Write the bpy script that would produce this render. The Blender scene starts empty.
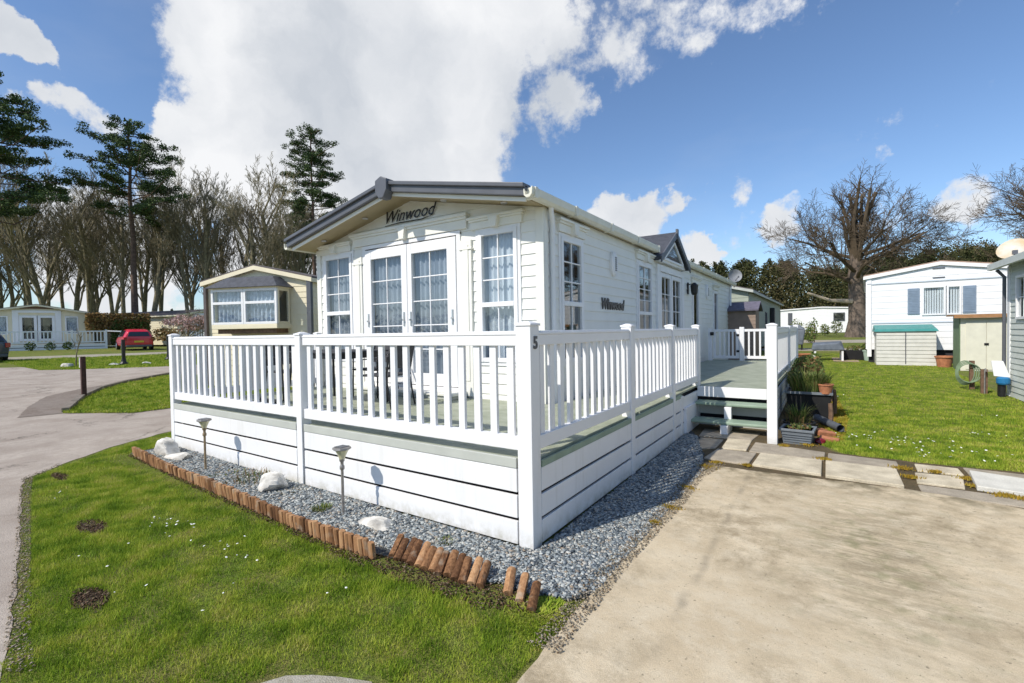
import bpy, bmesh, math, random
import numpy as np
from mathutils import Matrix, Vector
from mathutils.geometry import delaunay_2d_cdt
random.seed(7)
scene = bpy.context.scene
COL = scene.collection
CAMX, CAMY = 1.7658, -2.8881

# ------------------------------------------------------------------ terrain
def H(x, y):
    r = math.hypot(x-CAMX, y-CAMY)
    s = r-6; return min(.011*(s+math.sqrt(s*s+3)), .85)
def Hn(x, y):
    s = np.hypot(x-CAMX, y-CAMY)-6
    return np.minimum(.011*(s+np.sqrt(s*s+3)), .85)
def polar(px, D):
    t = (px-512)/473.
    return CAMX + D*(-.5548+.832*t), CAMY + D*(.832+.5548*t)

# ------------------------------------------------------------------ materials
MATS = {}
def mat(name, col, rough=.6, var=.12, scale=6., bump=0., bscale=None, spec=.4, metal=0., detail=5., col2=None, coat=0., speck=0.):
    if name in MATS: return MATS[name]
    m = bpy.data.materials.new(name); m.use_nodes = True
    nt = m.node_tree; N = nt.nodes; L = nt.links
    b = N['Principled BSDF']
    b.inputs['Roughness'].default_value = rough
    b.inputs['Specular IOR Level'].default_value = spec
    b.inputs['Metallic'].default_value = metal
    b.inputs['Coat Weight'].default_value = coat
    g = N.new('ShaderNodeNewGeometry')
    nz = N.new('ShaderNodeTexNoise'); nz.inputs['Scale'].default_value = scale; nz.inputs['Detail'].default_value = detail
    L.new(g.outputs['Position'], nz.inputs['Vector'])
    mr = N.new('ShaderNodeMapRange'); mr.inputs[1].default_value = .3; mr.inputs[2].default_value = .7
    L.new(nz.outputs[0], mr.inputs[0])
    mx = N.new('ShaderNodeMix'); mx.data_type = 'RGBA'
    L.new(mr.outputs[0], mx.inputs[0])
    a = [c*(1-var) for c in col]; c2 = [min(1, c*(1+var)) for c in (col2 or col)]
    mx.inputs[6].default_value = (*a, 1); mx.inputs[7].default_value = (*c2, 1)
    out = mx.outputs[2]
    if speck:
        n2 = N.new('ShaderNodeTexNoise'); n2.inputs['Scale'].default_value = 90; n2.inputs['Detail'].default_value = 3
        L.new(g.outputs['Position'], n2.inputs['Vector'])
        r2 = N.new('ShaderNodeMapRange'); r2.inputs[1].default_value = .35; r2.inputs[2].default_value = .65; r2.inputs[3].default_value = 1-speck; r2.inputs[4].default_value = 1+speck
        L.new(n2.outputs[0], r2.inputs[0])
        vm = N.new('ShaderNodeVectorMath'); vm.operation = 'SCALE'
        L.new(out, vm.inputs[0]); L.new(r2.outputs[0], vm.inputs['Scale']); out = vm.outputs[0]
    L.new(out, b.inputs['Base Color'])
    if bump:
        n3 = N.new('ShaderNodeTexNoise'); n3.inputs['Scale'].default_value = bscale or scale*4; n3.inputs['Detail'].default_value = 6
        L.new(g.outputs['Position'], n3.inputs['Vector'])
        bp = N.new('ShaderNodeBump'); bp.inputs['Strength'].default_value = bump; bp.inputs['Distance'].default_value = .02
        L.new(n3.outputs[0], bp.inputs['Height']); L.new(bp.outputs[0], b.inputs['Normal'])
    MATS[name] = m; return m

def island_mat(name, stops, rough=.7, spec=.3, pos_scale=None, pos_amt=.35, trans=0.):
    """each loose piece of the mesh takes its own tone, modulated by a slow noise over the ground"""
    m = bpy.data.materials.new(name); m.use_nodes = True
    nt = m.node_tree; N = nt.nodes; L = nt.links; b = N['Principled BSDF']
    b.inputs['Roughness'].default_value = rough; b.inputs['Specular IOR Level'].default_value = spec
    g = N.new('ShaderNodeNewGeometry')
    fac = g.outputs['Random Per Island']
    if pos_scale:
        nz = N.new('ShaderNodeTexNoise'); nz.inputs['Scale'].default_value = pos_scale; nz.inputs['Detail'].default_value = 4
        L.new(g.outputs['Position'], nz.inputs['Vector'])
        mr = N.new('ShaderNodeMapRange'); mr.inputs[1].default_value = .35; mr.inputs[2].default_value = .65
        L.new(nz.outputs[0], mr.inputs[0])
        mx = N.new('ShaderNodeMix'); mx.inputs[0].default_value = pos_amt
        L.new(fac, mx.inputs[2]); L.new(mr.outputs[0], mx.inputs[3]); fac = mx.outputs[0]
    cr = N.new('ShaderNodeValToRGB'); e = cr.color_ramp.elements
    n = len(stops)
    for i, c in enumerate(stops):
        p = i/(n-1)
        if i == 0: el = e[0]
        elif i == n-1: el = e[-1]
        else: el = e.new(p)
        el.position = p; el.color = (*c, 1)
    L.new(fac, cr.inputs[0]); L.new(cr.outputs[0], b.inputs['Base Color'])
    if trans:
        tr = N.new('ShaderNodeBsdfTranslucent'); L.new(cr.outputs[0], tr.inputs[0])
        ms = N.new('ShaderNodeMixShader'); ms.inputs[0].default_value = trans
        L.new(b.outputs[0], ms.inputs[1]); L.new(tr.outputs[0], ms.inputs[2]); L.new(ms.outputs[0], N['Material Output'].inputs[0])
    MATS[name] = m; return m

def glass_mat(name, tint=(.85,.9,.92), refl=.10):
    m = bpy.data.materials.new(name); m.use_nodes = True
    nt = m.node_tree; N = nt.nodes; L = nt.links; N.remove(N['Principled BSDF'])
    gl = N.new('ShaderNodeBsdfGlossy'); gl.inputs['Roughness'].default_value = .02
    tr = N.new('ShaderNodeBsdfTransparent'); tr.inputs[0].default_value = (*tint, 1)
    lw = N.new('ShaderNodeLayerWeight'); lw.inputs[0].default_value = .5; fr = N.new('ShaderNodeMath'); fr.operation = 'POWER'; fr.inputs[1].default_value = 4.; L.new(lw.outputs['Facing'], fr.inputs[0])
    ad = N.new('ShaderNodeMath'); ad.operation = 'ADD'; ad.inputs[1].default_value = refl; ad.use_clamp = True
    nz = N.new('ShaderNodeTexNoise'); nz.inputs['Scale'].default_value = 1.5
    bp = N.new('ShaderNodeBump'); bp.inputs['Strength'].default_value = .05; L.new(nz.outputs[0], bp.inputs['Height'])
    L.new(bp.outputs[0], gl.inputs['Normal'])
    L.new(fr.outputs[0], ad.inputs[0])
    mx = N.new('ShaderNodeMixShader'); L.new(ad.outputs[0], mx.inputs[0]); L.new(tr.outputs[0], mx.inputs[1]); L.new(gl.outputs[0], mx.inputs[2])
    L.new(mx.outputs[0], N['Material Output'].inputs[0]); MATS[name] = m; return m

def log_mat():
    m = bpy.data.materials.new('half_log_wood'); m.use_nodes = True; nt = m.node_tree; N = nt.nodes; L = nt.links; b = N['Principled BSDF']
    b.inputs['Roughness'].default_value = .9; b.inputs['Specular IOR Level'].default_value = .15
    oi = N.new('ShaderNodeObjectInfo'); g = N.new('ShaderNodeNewGeometry'); tc = N.new('ShaderNodeTexCoord')
    cr = N.new('ShaderNodeValToRGB'); e = cr.color_ramp.elements; e[0].color = (.10,.048,.024,1); e[1].color = (.46,.27,.14,1)
    for p, c in ((.3,(.21,.105,.05,1)),(.7,(.34,.18,.088,1))): q = e.new(p); q.color = c
    mp = N.new('ShaderNodeMapping'); mp.inputs['Scale'].default_value = (60,60,7); L.new(g.outputs['Position'], mp.inputs[0])
    nz = N.new('ShaderNodeTexNoise'); nz.inputs['Scale'].default_value = 1.; nz.inputs['Detail'].default_value = 7; L.new(mp.outputs[0], nz.inputs['Vector'])
    a = N.new('ShaderNodeMath'); a.operation = 'MULTIPLY_ADD'; a.inputs[1].default_value = 1.5; a.inputs[2].default_value = -.75; L.new(nz.outputs[0], a.inputs[0])
    c = N.new('ShaderNodeMath'); c.operation = 'ADD'; L.new(oi.outputs['Random'], c.inputs[0]); L.new(a.outputs[0], c.inputs[1]); L.new(c.outputs[0], cr.inputs[0])
    n2 = N.new('ShaderNodeTexNoise'); n2.inputs['Scale'].default_value = 9; n2.inputs['Detail'].default_value = 6; L.new(g.outputs['Position'], n2.inputs['Vector'])
    r2 = N.new('ShaderNodeMapRange'); r2.inputs[1].default_value = .56; r2.inputs[2].default_value = .70; r2.inputs[4].default_value = .6; L.new(n2.outputs[0], r2.inputs[0])
    mx = N.new('ShaderNodeMix'); mx.data_type = 'RGBA'; L.new(r2.outputs[0], mx.inputs[0]); L.new(cr.outputs[0], mx.inputs[6]); mx.inputs[7].default_value = (.40,.33,.25,1)
    L.new(mx.outputs[2], b.inputs['Base Color'])
    bp = N.new('ShaderNodeBump'); bp.inputs['Strength'].default_value = .6; bp.inputs['Distance'].default_value = .01; L.new(nz.outputs[0], bp.inputs['Height']); L.new(bp.outputs[0], b.inputs['Normal'])
    return m
M_white = mat('white_pvc', (.78,.78,.79), .38, .03, 2.5, spec=.45)
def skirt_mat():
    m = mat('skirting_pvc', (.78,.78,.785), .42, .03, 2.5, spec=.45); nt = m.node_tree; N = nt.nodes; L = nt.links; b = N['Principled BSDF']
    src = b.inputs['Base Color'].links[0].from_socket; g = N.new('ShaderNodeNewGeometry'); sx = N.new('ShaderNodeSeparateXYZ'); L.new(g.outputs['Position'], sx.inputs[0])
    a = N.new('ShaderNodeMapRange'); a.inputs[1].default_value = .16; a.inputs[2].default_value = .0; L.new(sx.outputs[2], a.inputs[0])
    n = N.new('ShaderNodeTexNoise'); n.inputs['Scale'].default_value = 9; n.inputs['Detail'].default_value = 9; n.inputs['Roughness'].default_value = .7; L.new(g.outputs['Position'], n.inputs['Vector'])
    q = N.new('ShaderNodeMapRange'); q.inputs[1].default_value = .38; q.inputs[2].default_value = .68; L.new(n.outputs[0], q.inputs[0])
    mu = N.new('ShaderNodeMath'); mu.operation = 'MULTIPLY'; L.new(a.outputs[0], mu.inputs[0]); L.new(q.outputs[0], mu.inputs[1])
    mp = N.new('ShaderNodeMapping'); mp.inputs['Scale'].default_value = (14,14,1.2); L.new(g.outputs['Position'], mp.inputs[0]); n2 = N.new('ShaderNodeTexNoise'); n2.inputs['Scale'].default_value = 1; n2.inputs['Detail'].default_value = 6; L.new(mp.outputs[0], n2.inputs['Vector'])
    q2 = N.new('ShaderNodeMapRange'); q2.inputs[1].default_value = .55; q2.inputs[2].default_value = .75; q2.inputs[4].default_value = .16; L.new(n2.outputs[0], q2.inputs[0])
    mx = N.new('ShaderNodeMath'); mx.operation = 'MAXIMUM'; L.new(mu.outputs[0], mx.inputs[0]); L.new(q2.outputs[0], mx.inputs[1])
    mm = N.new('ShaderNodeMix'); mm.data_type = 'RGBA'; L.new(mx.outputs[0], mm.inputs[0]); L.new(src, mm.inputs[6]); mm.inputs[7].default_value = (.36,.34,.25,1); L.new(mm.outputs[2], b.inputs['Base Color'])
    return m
M_skirt = skirt_mat()
M_clad = mat('cream_cladding', (.78,.775,.735), .5, .035, 3., bump=.05, bscale=60)
M_cream = mat('cream_trim', (.77,.76,.70), .5, .04, 4)
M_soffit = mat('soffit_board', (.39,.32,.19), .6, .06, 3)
M_dkgrey = mat('dark_grey_plastic', (.10,.105,.12), .38, .1, 5)
M_tile = mat('dark_roof_tile', (.06,.063,.075), .6, .3, 9, bump=.4, bscale=40)
M_gutter = mat('cream_gutter', (.70,.68,.58), .4, .06, 6)
M_glass = glass_mat('window_glass')
M_glassd = glass_mat('shaded_glass', (.6,.66,.68), .16)
M_net = mat('net_curtain', (.60,.63,.68), .9, .08, 5)
M_lace = mat('grey_curtain', (.34,.37,.42), .9, .12, 5)
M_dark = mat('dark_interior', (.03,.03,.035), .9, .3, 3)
M_int = mat('interior_wall', (.25,.22,.18), .9, .1, 3)
M_deck = mat('green_grey_decking', (.30,.33,.235), .55, .13, 5, bump=.1, bscale=30, col2=(.34,.36,.28))
M_fascia = mat('sage_edge_trim', (.46,.475,.435), .5, .06, 5)
M_tread = mat('green_tread', (.25,.33,.25), .55, .12, 6, bump=.15, bscale=60)
M_black = mat('black_metal', (.015,.015,.017), .4, .3, 12)
M_char = mat('charcoal_fabric', (.05,.05,.055), .8, .25, 12)
M_sign = mat('sign_lettering', (.02,.02,.025), .35, .2, 10)
M_sign5 = mat('number_lettering', (.09,.09,.10), .4, .2, 10)
M_silver = mat('silver_metal', (.55,.55,.55), .3, .1, 10, metal=.9)
M_wood = mat('weathered_wood', (.16,.095,.06), .8, .35, 14, bump=.4, bscale=70)
M_terra = mat('terracotta', (.42,.17,.085), .8, .25, 12, bump=.3, bscale=60)
M_log = log_mat()
M_stone = mat('pale_stone', (.42,.40,.36), .85, .3, 7, bump=.8, bscale=14, col2=(.62,.60,.55))
M_bronze = mat('bronze_pole', (.26,.19,.11), .5, .25, 20)
M_steel = mat('brushed_pole', (.30,.28,.26), .4, .2, 20, metal=.5)
M_lampglass = mat('yellowed_lamp_glass', (.60,.56,.36), .25, .15, 20)
M_solar = mat('solar_cell', (.04,.045,.06), .25, .2, 20)
M_soil = mat('bare_soil', (.075,.052,.036), .95, .35, 18, bump=1., bscale=40)
M_bark = mat('grey_bark', (.17,.14,.095), .9, .35, 5, bump=.5, bscale=18, col2=(.22,.19,.11))
M_twig = mat('brown_twigs', (.155,.13,.09), .9, .3, .3, col2=(.22,.19,.115))
M_oakbark = mat('oak_bark', (.15,.115,.09), .9, .35, 3, bump=.8, bscale=12)
M_pinebark = mat('pine_bark', (.13,.085,.065), .9, .35, 4, bump=.6, bscale=12)

# ------------------------------------------------------------------ object helpers
def link(o, parent=None):
    COL.objects.link(o)
    if parent is not None: o.parent = parent
    return o
def tag(o, label=None, cat=None, group=None, kind=None):
    if label: o['label'] = label
    if cat: o['category'] = cat
    if group: o['group'] = group
    if kind: o['kind'] = kind
    return o
def thing(name, label, cat, loc=(0,0,0), rz=0., group=None):
    o = bpy.data.objects.new(name, None); link(o); o.empty_display_size = .2
    o.location = loc; o.rotation_euler = (0,0,rz)
    return tag(o, label, cat, group)
def copy_tree(o, parent=None):
    c = o.copy(); COL.objects.link(c); c.parent = parent
    for ch in [k for k in bpy.data.objects if k.parent == o]: copy_tree(ch, c)
    return c
def place(o, loc, rz=0, scale=None, label=None):
    o.location = loc; o.rotation_euler = (0,0,rz)
    if scale: o.scale = scale if hasattr(scale,'__len__') else (scale,)*3
    if label: o['label'] = label
    return o

class MB:
    def __init__(s, off=(0,0,0), M=None): s.v=[]; s.f=[]; s.off=Vector(off); s.M=M
    def add(s, vs, fs):
        n = len(s.v)
        for p in vs:
            p = Vector(p)
            if s.M is not None: p = s.M @ p
            s.v.append(p - s.off)
        s.f += [tuple(i+n for i in f) for f in fs]
        return s
    def box(s, x0,x1,y0,y1,z0,z1):
        return s.add([(x0,y0,z0),(x1,y0,z0),(x1,y1,z0),(x0,y1,z0),(x0,y0,z1),(x1,y0,z1),(x1,y1,z1),(x0,y1,z1)],
                     [(0,3,2,1),(4,5,6,7),(0,1,5,4),(1,2,6,5),(2,3,7,6),(3,0,4,7)])
    def hexa(s, b, t):   # bottom quad, top quad
        return s.add(list(b)+list(t), [(0,3,2,1),(4,5,6,7),(0,1,5,4),(1,2,6,5),(2,3,7,6),(3,0,4,7)])
    def prism(s, poly, d): # poly: 3-D points, extruded by vector d
        n=len(poly); d=Vector(d); a=[Vector(p) for p in poly]
        return s.add(a+[p+d for p in a], [tuple(range(n))[::-1], tuple(range(n,2*n))]+[(i,(i+1)%n,n+(i+1)%n,n+i) for i in range(n)])
    def bar(s, a, b, w, t=None, up=(0,0,1)):
        a=Vector(a); b=Vector(b); t=t or w; d=(b-a).normalized(); u=Vector(up)
        if abs(d.dot(u))>.95: u=Vector((0,1,0))
        r=d.cross(u).normalized()*w/2; q=r.cross(d).normalized()*t/2
        return s.hexa([a-r-q,a+r-q,a+r+q,a-r+q],[b-r-q,b+r-q,b+r+q,b-r+q])
    def tube(s, pts, rad, n=8, cap=True):
        pts=[Vector(p) for p in pts]; rad = rad if hasattr(rad,'__len__') else [rad]*len(pts)
        vs=[]; fs=[]; ref=None
        for i,p in enumerate(pts):
            d=(pts[min(i+1,len(pts)-1)]-pts[max(i-1,0)]).normalized()
            if ref is None: ref = d.orthogonal().normalized()
            ref=(ref-d*ref.dot(d)).normalized(); q=d.cross(ref)
            for k in range(n):
                a=2*math.pi*k/n; vs.append(p+(ref*math.cos(a)+q*math.sin(a))*rad[i])
        for i in range(len(pts)-1):
            for k in range(n): fs.append((i*n+k,i*n+(k+1)%n,(i+1)*n+(k+1)%n,(i+1)*n+k))
        if cap: fs += [tuple(range(n))[::-1], tuple(range((len(pts)-1)*n,len(pts)*n))]
        return s.add(vs,fs)
    def lathe(s, c, prof, n=16):   # prof: (r,z) list round vertical axis at c
        c=Vector(c); vs=[]; fs=[]
        for r,z in prof:
            for k in range(n):
                a=2*math.pi*k/n; vs.append(c+Vector((r*math.cos(a),r*math.sin(a),z)))
        m=len(prof)
        for i in range(m-1):
            for k in range(n): fs.append((i*n+k,i*n+(k+1)%n,(i+1)*n+(k+1)%n,(i+1)*n+k))
        fs += [tuple(range(n))[::-1], tuple(range((m-1)*n,m*n))]
        return s.add(vs,fs)
    def blob(s, c, r, seed=0, rough=.25, n=3):
        bm=bmesh.new(); bmesh.ops.create_icosphere(bm,subdivisions=n,radius=1)
        rg=random.Random(seed); ph=[(rg.uniform(1,3.5),rg.uniform(0,6),Vector((rg.gauss(0,1),rg.gauss(0,1),rg.gauss(0,1))).normalized()) for _ in range(7)]
        vs=[]
        for v in bm.verts:
            k=1+rough*sum(math.sin(f*v.co.dot(d)*2+p) for f,p,d in ph)/3.2
            vs.append((c[0]+v.co.x*r[0]*k,c[1]+v.co.y*r[1]*k,c[2]+v.co.z*r[2]*k))
        fs=[tuple(v.index for v in f.verts) for f in bm.faces]; bm.free()
        return s.add(vs,fs)
    def boulder(s, c, r, seed=0, n=4):
        bm=bmesh.new(); bmesh.ops.create_icosphere(bm,subdivisions=n,radius=1); rg=random.Random(seed)
        pl=[(Vector((rg.gauss(0,1),rg.gauss(0,1),rg.gauss(0,1))).normalized(),rg.uniform(.55,.95)) for _ in range(16)]
        vs=[]
        for v in bm.verts:
            d=v.co.normalized(); k=min([1.05]+[q/max(.05,d.dot(p)) for p,q in pl]); k*=1+.035*math.sin(d.x*17+seed)*math.sin(d.y*19+d.z*13)+rg.uniform(-.012,.012)
            vs.append((c[0]+d.x*r[0]*k,c[1]+d.y*r[1]*k,c[2]+d.z*r[2]*k))
        fs=[tuple(v.index for v in f.verts) for f in bm.faces]; bm.free()
        return s.add(vs,fs)
    def build(s, name, m, parent=None, bevel=0., smooth=False, norm=True):
        me=bpy.data.meshes.new(name); me.from_pydata([tuple(v) for v in s.v],[],s.f)
        if norm and len(s.f)<20000:
            bm=bmesh.new(); bm.from_mesh(me); bmesh.ops.recalc_face_normals(bm,faces=bm.faces); bm.to_mesh(me); bm.free()
        me.materials.append(m)
        if smooth:
            me.polygons.foreach_set('use_smooth',[True]*len(me.polygons))
            try: me.set_sharp_from_angle(angle=math.radians(40))
            except Exception: pass
        o=bpy.data.objects.new(name,me); link(o,parent)
        if bevel:
            b=o.modifiers.new('bevel','BEVEL'); b.width=bevel; b.segments=2; b.limit_method='ANGLE'; b.angle_limit=math.radians(40)
        return o

def raw_mesh(name, V, F, m, parent=None):
    """V (n,3) float array, F (k,3) int array"""
    me=bpy.data.meshes.new(name); n=len(V); k=len(F); c=F.shape[1]
    me.vertices.add(n); me.vertices.foreach_set('co',V.astype(np.float32).ravel())
    me.loops.add(k*c); me.loops.foreach_set('vertex_index',F.astype(np.int32).ravel())
    me.polygons.add(k); me.polygons.foreach_set('loop_start',np.arange(0,k*c,c,dtype=np.int32))
    me.update(calc_edges=True); me.materials.append(m)
    o=bpy.data.objects.new(name,me); return link(o,parent)

def text_obj(name, s, size, m, M, parent, extrude=.006, shear=0., bold=0.):
    cu=bpy.data.curves.new(name,'FONT'); cu.body=s; cu.size=size; cu.extrude=extrude; cu.shear=shear; cu.align_x='CENTER'; cu.offset=bold
    cu.resolution_u=3
    t=bpy.data.objects.new(name+'_tmp',cu); COL.objects.link(t)
    dg=bpy.context.evaluated_depsgraph_get(); me=bpy.data.meshes.new_from_object(t.evaluated_get(dg))
    bpy.data.objects.remove(t); me.materials.clear(); me.materials.append(m)
    o=bpy.data.objects.new(name,me); link(o,parent); o.matrix_local=M; return o

def frame_M(O, u, n):
    u=Vector(u).normalized(); n=Vector(n).normalized(); z=Vector((0,0,1))
    return Matrix(((u.x,n.x,z.x,O[0]),(u.y,n.y,z.y,O[1]),(u.z,n.z,z.z,O[2]),(0,0,0,1)))

# cladding: local frame X along wall, Y outward, Z up
def clad(mb, u0,u1,z0,z1, openings=(), bh=.145, prof=.014, gable=None):
    """gable=(uA, zA): apex; wall rises from z1 at both ends to zA at uA"""
    top = gable[1] if gable else z1
    zs=set([z0,top,z1]); z=z0
    while z<top: zs.add(z); z+=bh
    for o in openings: zs.add(o[2]); zs.add(o[3])
    zs=sorted(q for q in zs if z0-1e-6<=q<=top+1e-6)
    def dep(z, upper):
        k=(z-z0)/bh; fr=k-math.floor(k+1e-6)
        if upper and fr<1e-4: fr=1.
        return prof*(1-fr)
    def ext(z):
        if not gable or z<=z1: return u0,u1
        t=(z-z1)/(gable[1]-z1); return u0+(gable[0]-u0)*t, u1+(gable[0]-u1)*t
    for za,zb in zip(zs[:-1],zs[1:]):
        if zb-za<1e-4: continue
        A=ext(za+1e-6); B=ext(zb)
        cuts=[(A[0],B[0])]
        for o in sorted(openings):
            if o[2]<=za+1e-5 and o[3]>=zb-1e-5:
                cuts.append((o[0],o[0])); cuts.append((o[1],o[1]))
        cuts.append((A[1],B[1]))
        da,db=dep(za,False),dep(zb,True)
        for i in range(0,len(cuts),2):
            a,b=cuts[i],cuts[i+1]
            mb.add([(a[0],da,za),(b[0],da,za),(b[1],db,zb),(a[1],db,zb)],[(0,1,2,3)])
            if abs(da-prof)<1e-6: mb.add([(a[0],0,za),(b[0],0,za),(b[0],da,za),(a[0],da,za)],[(0,1,2,3)])

def curtain(u0,u1,z0,z1,y,M,off,m,parent,amp=.02,wl=.09,name='curtain',seed=0):
    rg=random.Random(seed); mb=MB(off,M); n=max(8,int((u1-u0)/.012)); vs=[]; fs=[]
    for j,zz in enumerate((z0,(z0+z1)/2,z1)):
        for i in range(n+1):
            u=u0+(u1-u0)*i/n
            w=amp*math.sin(u/wl*6.28+ .8*math.sin(u*9+seed))*(1.25-.3*j)
            vs.append((u,y+w,zz))
    for j in range(2):
        for i in range(n): a=j*(n+1)+i; fs.append((a,a+1,a+n+2,a+n+1))
    mb.add(vs,fs); return mb.build(name,m,parent,smooth=True,norm=False)

def window(parent, off, M, a,b,z0,z1, nx=2,nz=3, splits=(), fw=.06, bar=.018, cm=None, name='window', gm=None, fm=None, proud=.04, gap=0, seed=0, surround=0):
    """a frame with its pane and curtain; splits = transom heights"""
    fm=fm or M_white; gm=gm or M_glass
    f=MB(off,M)
    f.box(a,a+fw,-.03,proud,z0,z1); f.box(b-fw,b,-.03,proud,z0,z1)
    f.box(a+fw,b-fw,-.03,proud-.002,z0,z0+fw); f.box(a+fw,b-fw,-.03,proud-.002,z1-fw,z1)
    if surround:
        f.box(a-surround,a,-.01,proud-.015,z0-surround,z1+surround); f.box(b,b+surround,-.01,proud-.015,z0-surround,z1+surround)
        f.box(a,b,-.01,proud-.017,z1,z1+surround); f.box(a,b,-.01,proud-.017,z0-surround,z0)
    for sp in splits: f.box(a+fw,b-fw,-.03,proud+.004,sp-fw*.55,sp+fw*.55)
    edges=[z0+fw]+[q for sp in splits for q in (sp-fw*.55,sp+fw*.55)]+[z1-fw]
    nzl = nz if hasattr(nz,'__len__') else [nz]*(len(edges)//2)
    for k in range(len(edges)//2):
        e0,e1=edges[2*k],edges[2*k+1]
        for i in range(1,nx):
            u=a+fw+(b-a-2*fw)*i/nx; f.box(u-bar/2,u+bar/2,0,.022,e0,e1)
        for j in range(1,nzl[k]):
            z=e0+(e1-e0)*j/nzl[k]; f.box(a+fw,b-fw,.001,.0205,z-bar/2,z+bar/2)
    w=f.build(name,fm,parent,bevel=.004)
    p=MB(off,M); p.add([(a+fw,.005,z0+fw),(b-fw,.005,z0+fw),(b-fw,.005,z1-fw),(a+fw,.005,z1-fw)],[(0,1,2,3)])
    p.build('pane',gm,w,norm=False)
    if cm:
        if gap:
            mid=(a+b)/2; g2=(b-a)*gap/2
            curtain(a+fw-.01,mid-g2,z0,z1,-.10,M,off,cm,w,seed=seed); curtain(mid+g2,b-fw+.01,z0,z1,-.10,M,off,cm,w,seed=seed+1)
        else: curtain(a-.05,b+.12,z0,z1,-.10,M,off,cm,w,seed=seed)
    return w

# ------------------------------------------------------------------ camera / light / sky
cam=bpy.data.cameras.new('camera'); co=bpy.data.objects.new('camera',cam); COL.objects.link(co)
cam.sensor_width=36; cam.lens=472.96/1024*36; cam.clip_end=3000; cam.clip_start=.05
Rx=Vector((.83196198,.55456922,-.01709543)); Uy=Vector((.00262868,.02687174,.99963543)); Bz=Vector((.55482642,-.83170361,.02089848))
co.matrix_world=Matrix(((Rx.x,Uy.x,Bz.x,CAMX),(Rx.y,Uy.y,Bz.y,CAMY),(Rx.z,Uy.z,Bz.z,1.6),(0,0,0,1)))
scene.camera=co
AZ,EL=math.radians(22),math.radians(44)
v=Vector((math.sin(AZ)*math.cos(EL),math.cos(AZ)*math.cos(EL),-math.sin(EL)))
sun=bpy.data.lights.new('sun','SUN'); sun.energy=4.65; sun.angle=math.radians(.53); sun.color=(1,.94,.84)
so=bpy.data.objects.new('sun',sun); COL.objects.link(so); so.rotation_euler=v.to_track_quat('-Z','Y').to_euler()
scene.view_settings.view_transform='Standard'; scene.view_settings.look='None'; scene.view_settings.exposure=0

W=bpy.data.worlds.new('World'); scene.world=W; W.use_nodes=True
nt=W.node_tree; N=nt.nodes; L=nt.links; N.clear()
sky=N.new('ShaderNodeTexSky'); sky.sky_type='NISHITA'; sky.sun_disc=False; sky.sun_elevation=EL; sky.sun_rotation=math.radians(202); sky.air_density=1.; sky.dust_density=.4; sky.ozone_density=1.5
sc_=N.new('ShaderNodeVectorMath'); sc_.operation='MULTIPLY'; sc_.inputs[1].default_value=(.122,.138,.158); L.new(sky.outputs[0],sc_.inputs[0])
tc=N.new('ShaderNodeTexCoord')
nw=N.new('ShaderNodeTexNoise'); nw.inputs['Scale'].default_value=3.2; nw.inputs['Detail'].default_value=9; nw.inputs['Roughness'].default_value=.6
L.new(tc.outputs['Generated'],nw.inputs['Vector'])
sb=N.new('ShaderNodeVectorMath'); sb.operation='SUBTRACT'; sb.inputs[1].default_value=(.5,.5,.5); L.new(nw.outputs['Color'],sb.inputs[0])
ss=N.new('ShaderNodeVectorMath'); ss.operation='SCALE'; ss.inputs['Scale'].default_value=.30; L.new(sb.outputs[0],ss.inputs[0])
ad=N.new('ShaderNodeVectorMath'); ad.operation='ADD'; L.new(tc.outputs['Generated'],ad.inputs[0]); L.new(ss.outputs[0],ad.inputs[1])
nm=N.new('ShaderNodeVectorMath'); nm.operation='NORMALIZE'; L.new(ad.outputs[0],nm.inputs[0])
CL=[(-0.730,0.473,0.492,0.216,1),(-0.708,0.575,0.409,0.220,1),(-0.593,0.639,0.490,0.217,1),(-0.821,0.435,0.370,0.130,1),(-0.881,0.380,0.282,0.091,1),(-0.657,0.674,0.336,0.176,1),(-0.869,0.348,0.351,0.056,1),(-0.75,.56,.26,.16,1),(-0.420,0.736,0.531,0.10,.5),(-0.530,0.735,0.425,0.095,.62),(-0.638,0.469,0.610,0.282,1),(-0.454,0.610,0.650,0.20,1),(-0.913,0.169,0.372,0.036,1),(-0.923,0.242,0.298,0.036,.6),(-0.266,0.811,0.522,0.098,.5),(-0.174,0.837,0.518,0.091,.5),(-0.416,0.800,0.433,0.06,.55),(-0.087,0.849,0.522,0.08,.45),(-0.280,0.932,0.229,0.065,.95),(-0.345,0.915,0.210,0.06,.95),(-0.174,0.953,0.249,0.022,.35),(-0.25,0.955,0.165,0.045,.85),(-0.19,0.968,0.150,0.030,.7),(-0.085,0.973,0.215,0.034,.6),(0.070,0.958,0.279,0.016,.35),(0.172,0.971,0.163,0.042,.6),(-.93,.30,.10,.12,.75),(-.80,.58,.1,.20,.9),(.75,-.4,.5,.18,.7),(-.6,-.6,.5,.2,.8)]
acc=None
for x,y,z,r,w in CL:
    l=math.sqrt(x*x+y*y+z*z)
    dp=N.new('ShaderNodeVectorMath'); dp.operation='DOT_PRODUCT'; dp.inputs[1].default_value=(x/l,y/l,z/l); L.new(nm.outputs[0],dp.inputs[0])
    mr=N.new('ShaderNodeMapRange'); mr.interpolation_type='SMOOTHSTEP'
    mr.inputs[1].default_value=math.cos(r*1.28); mr.inputs[2].default_value=math.cos(r*.45); mr.inputs[4].default_value=w
    L.new(dp.outputs['Value'],mr.inputs[0])
    if acc is None: acc=mr.outputs[0]
    else:
        mm=N.new('ShaderNodeMath'); mm.operation='SMOOTH_MAX'; mm.inputs[2].default_value=.15; L.new(acc,mm.inputs[0]); L.new(mr.outputs[0],mm.inputs[1]); acc=mm.outputs[0]
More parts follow.
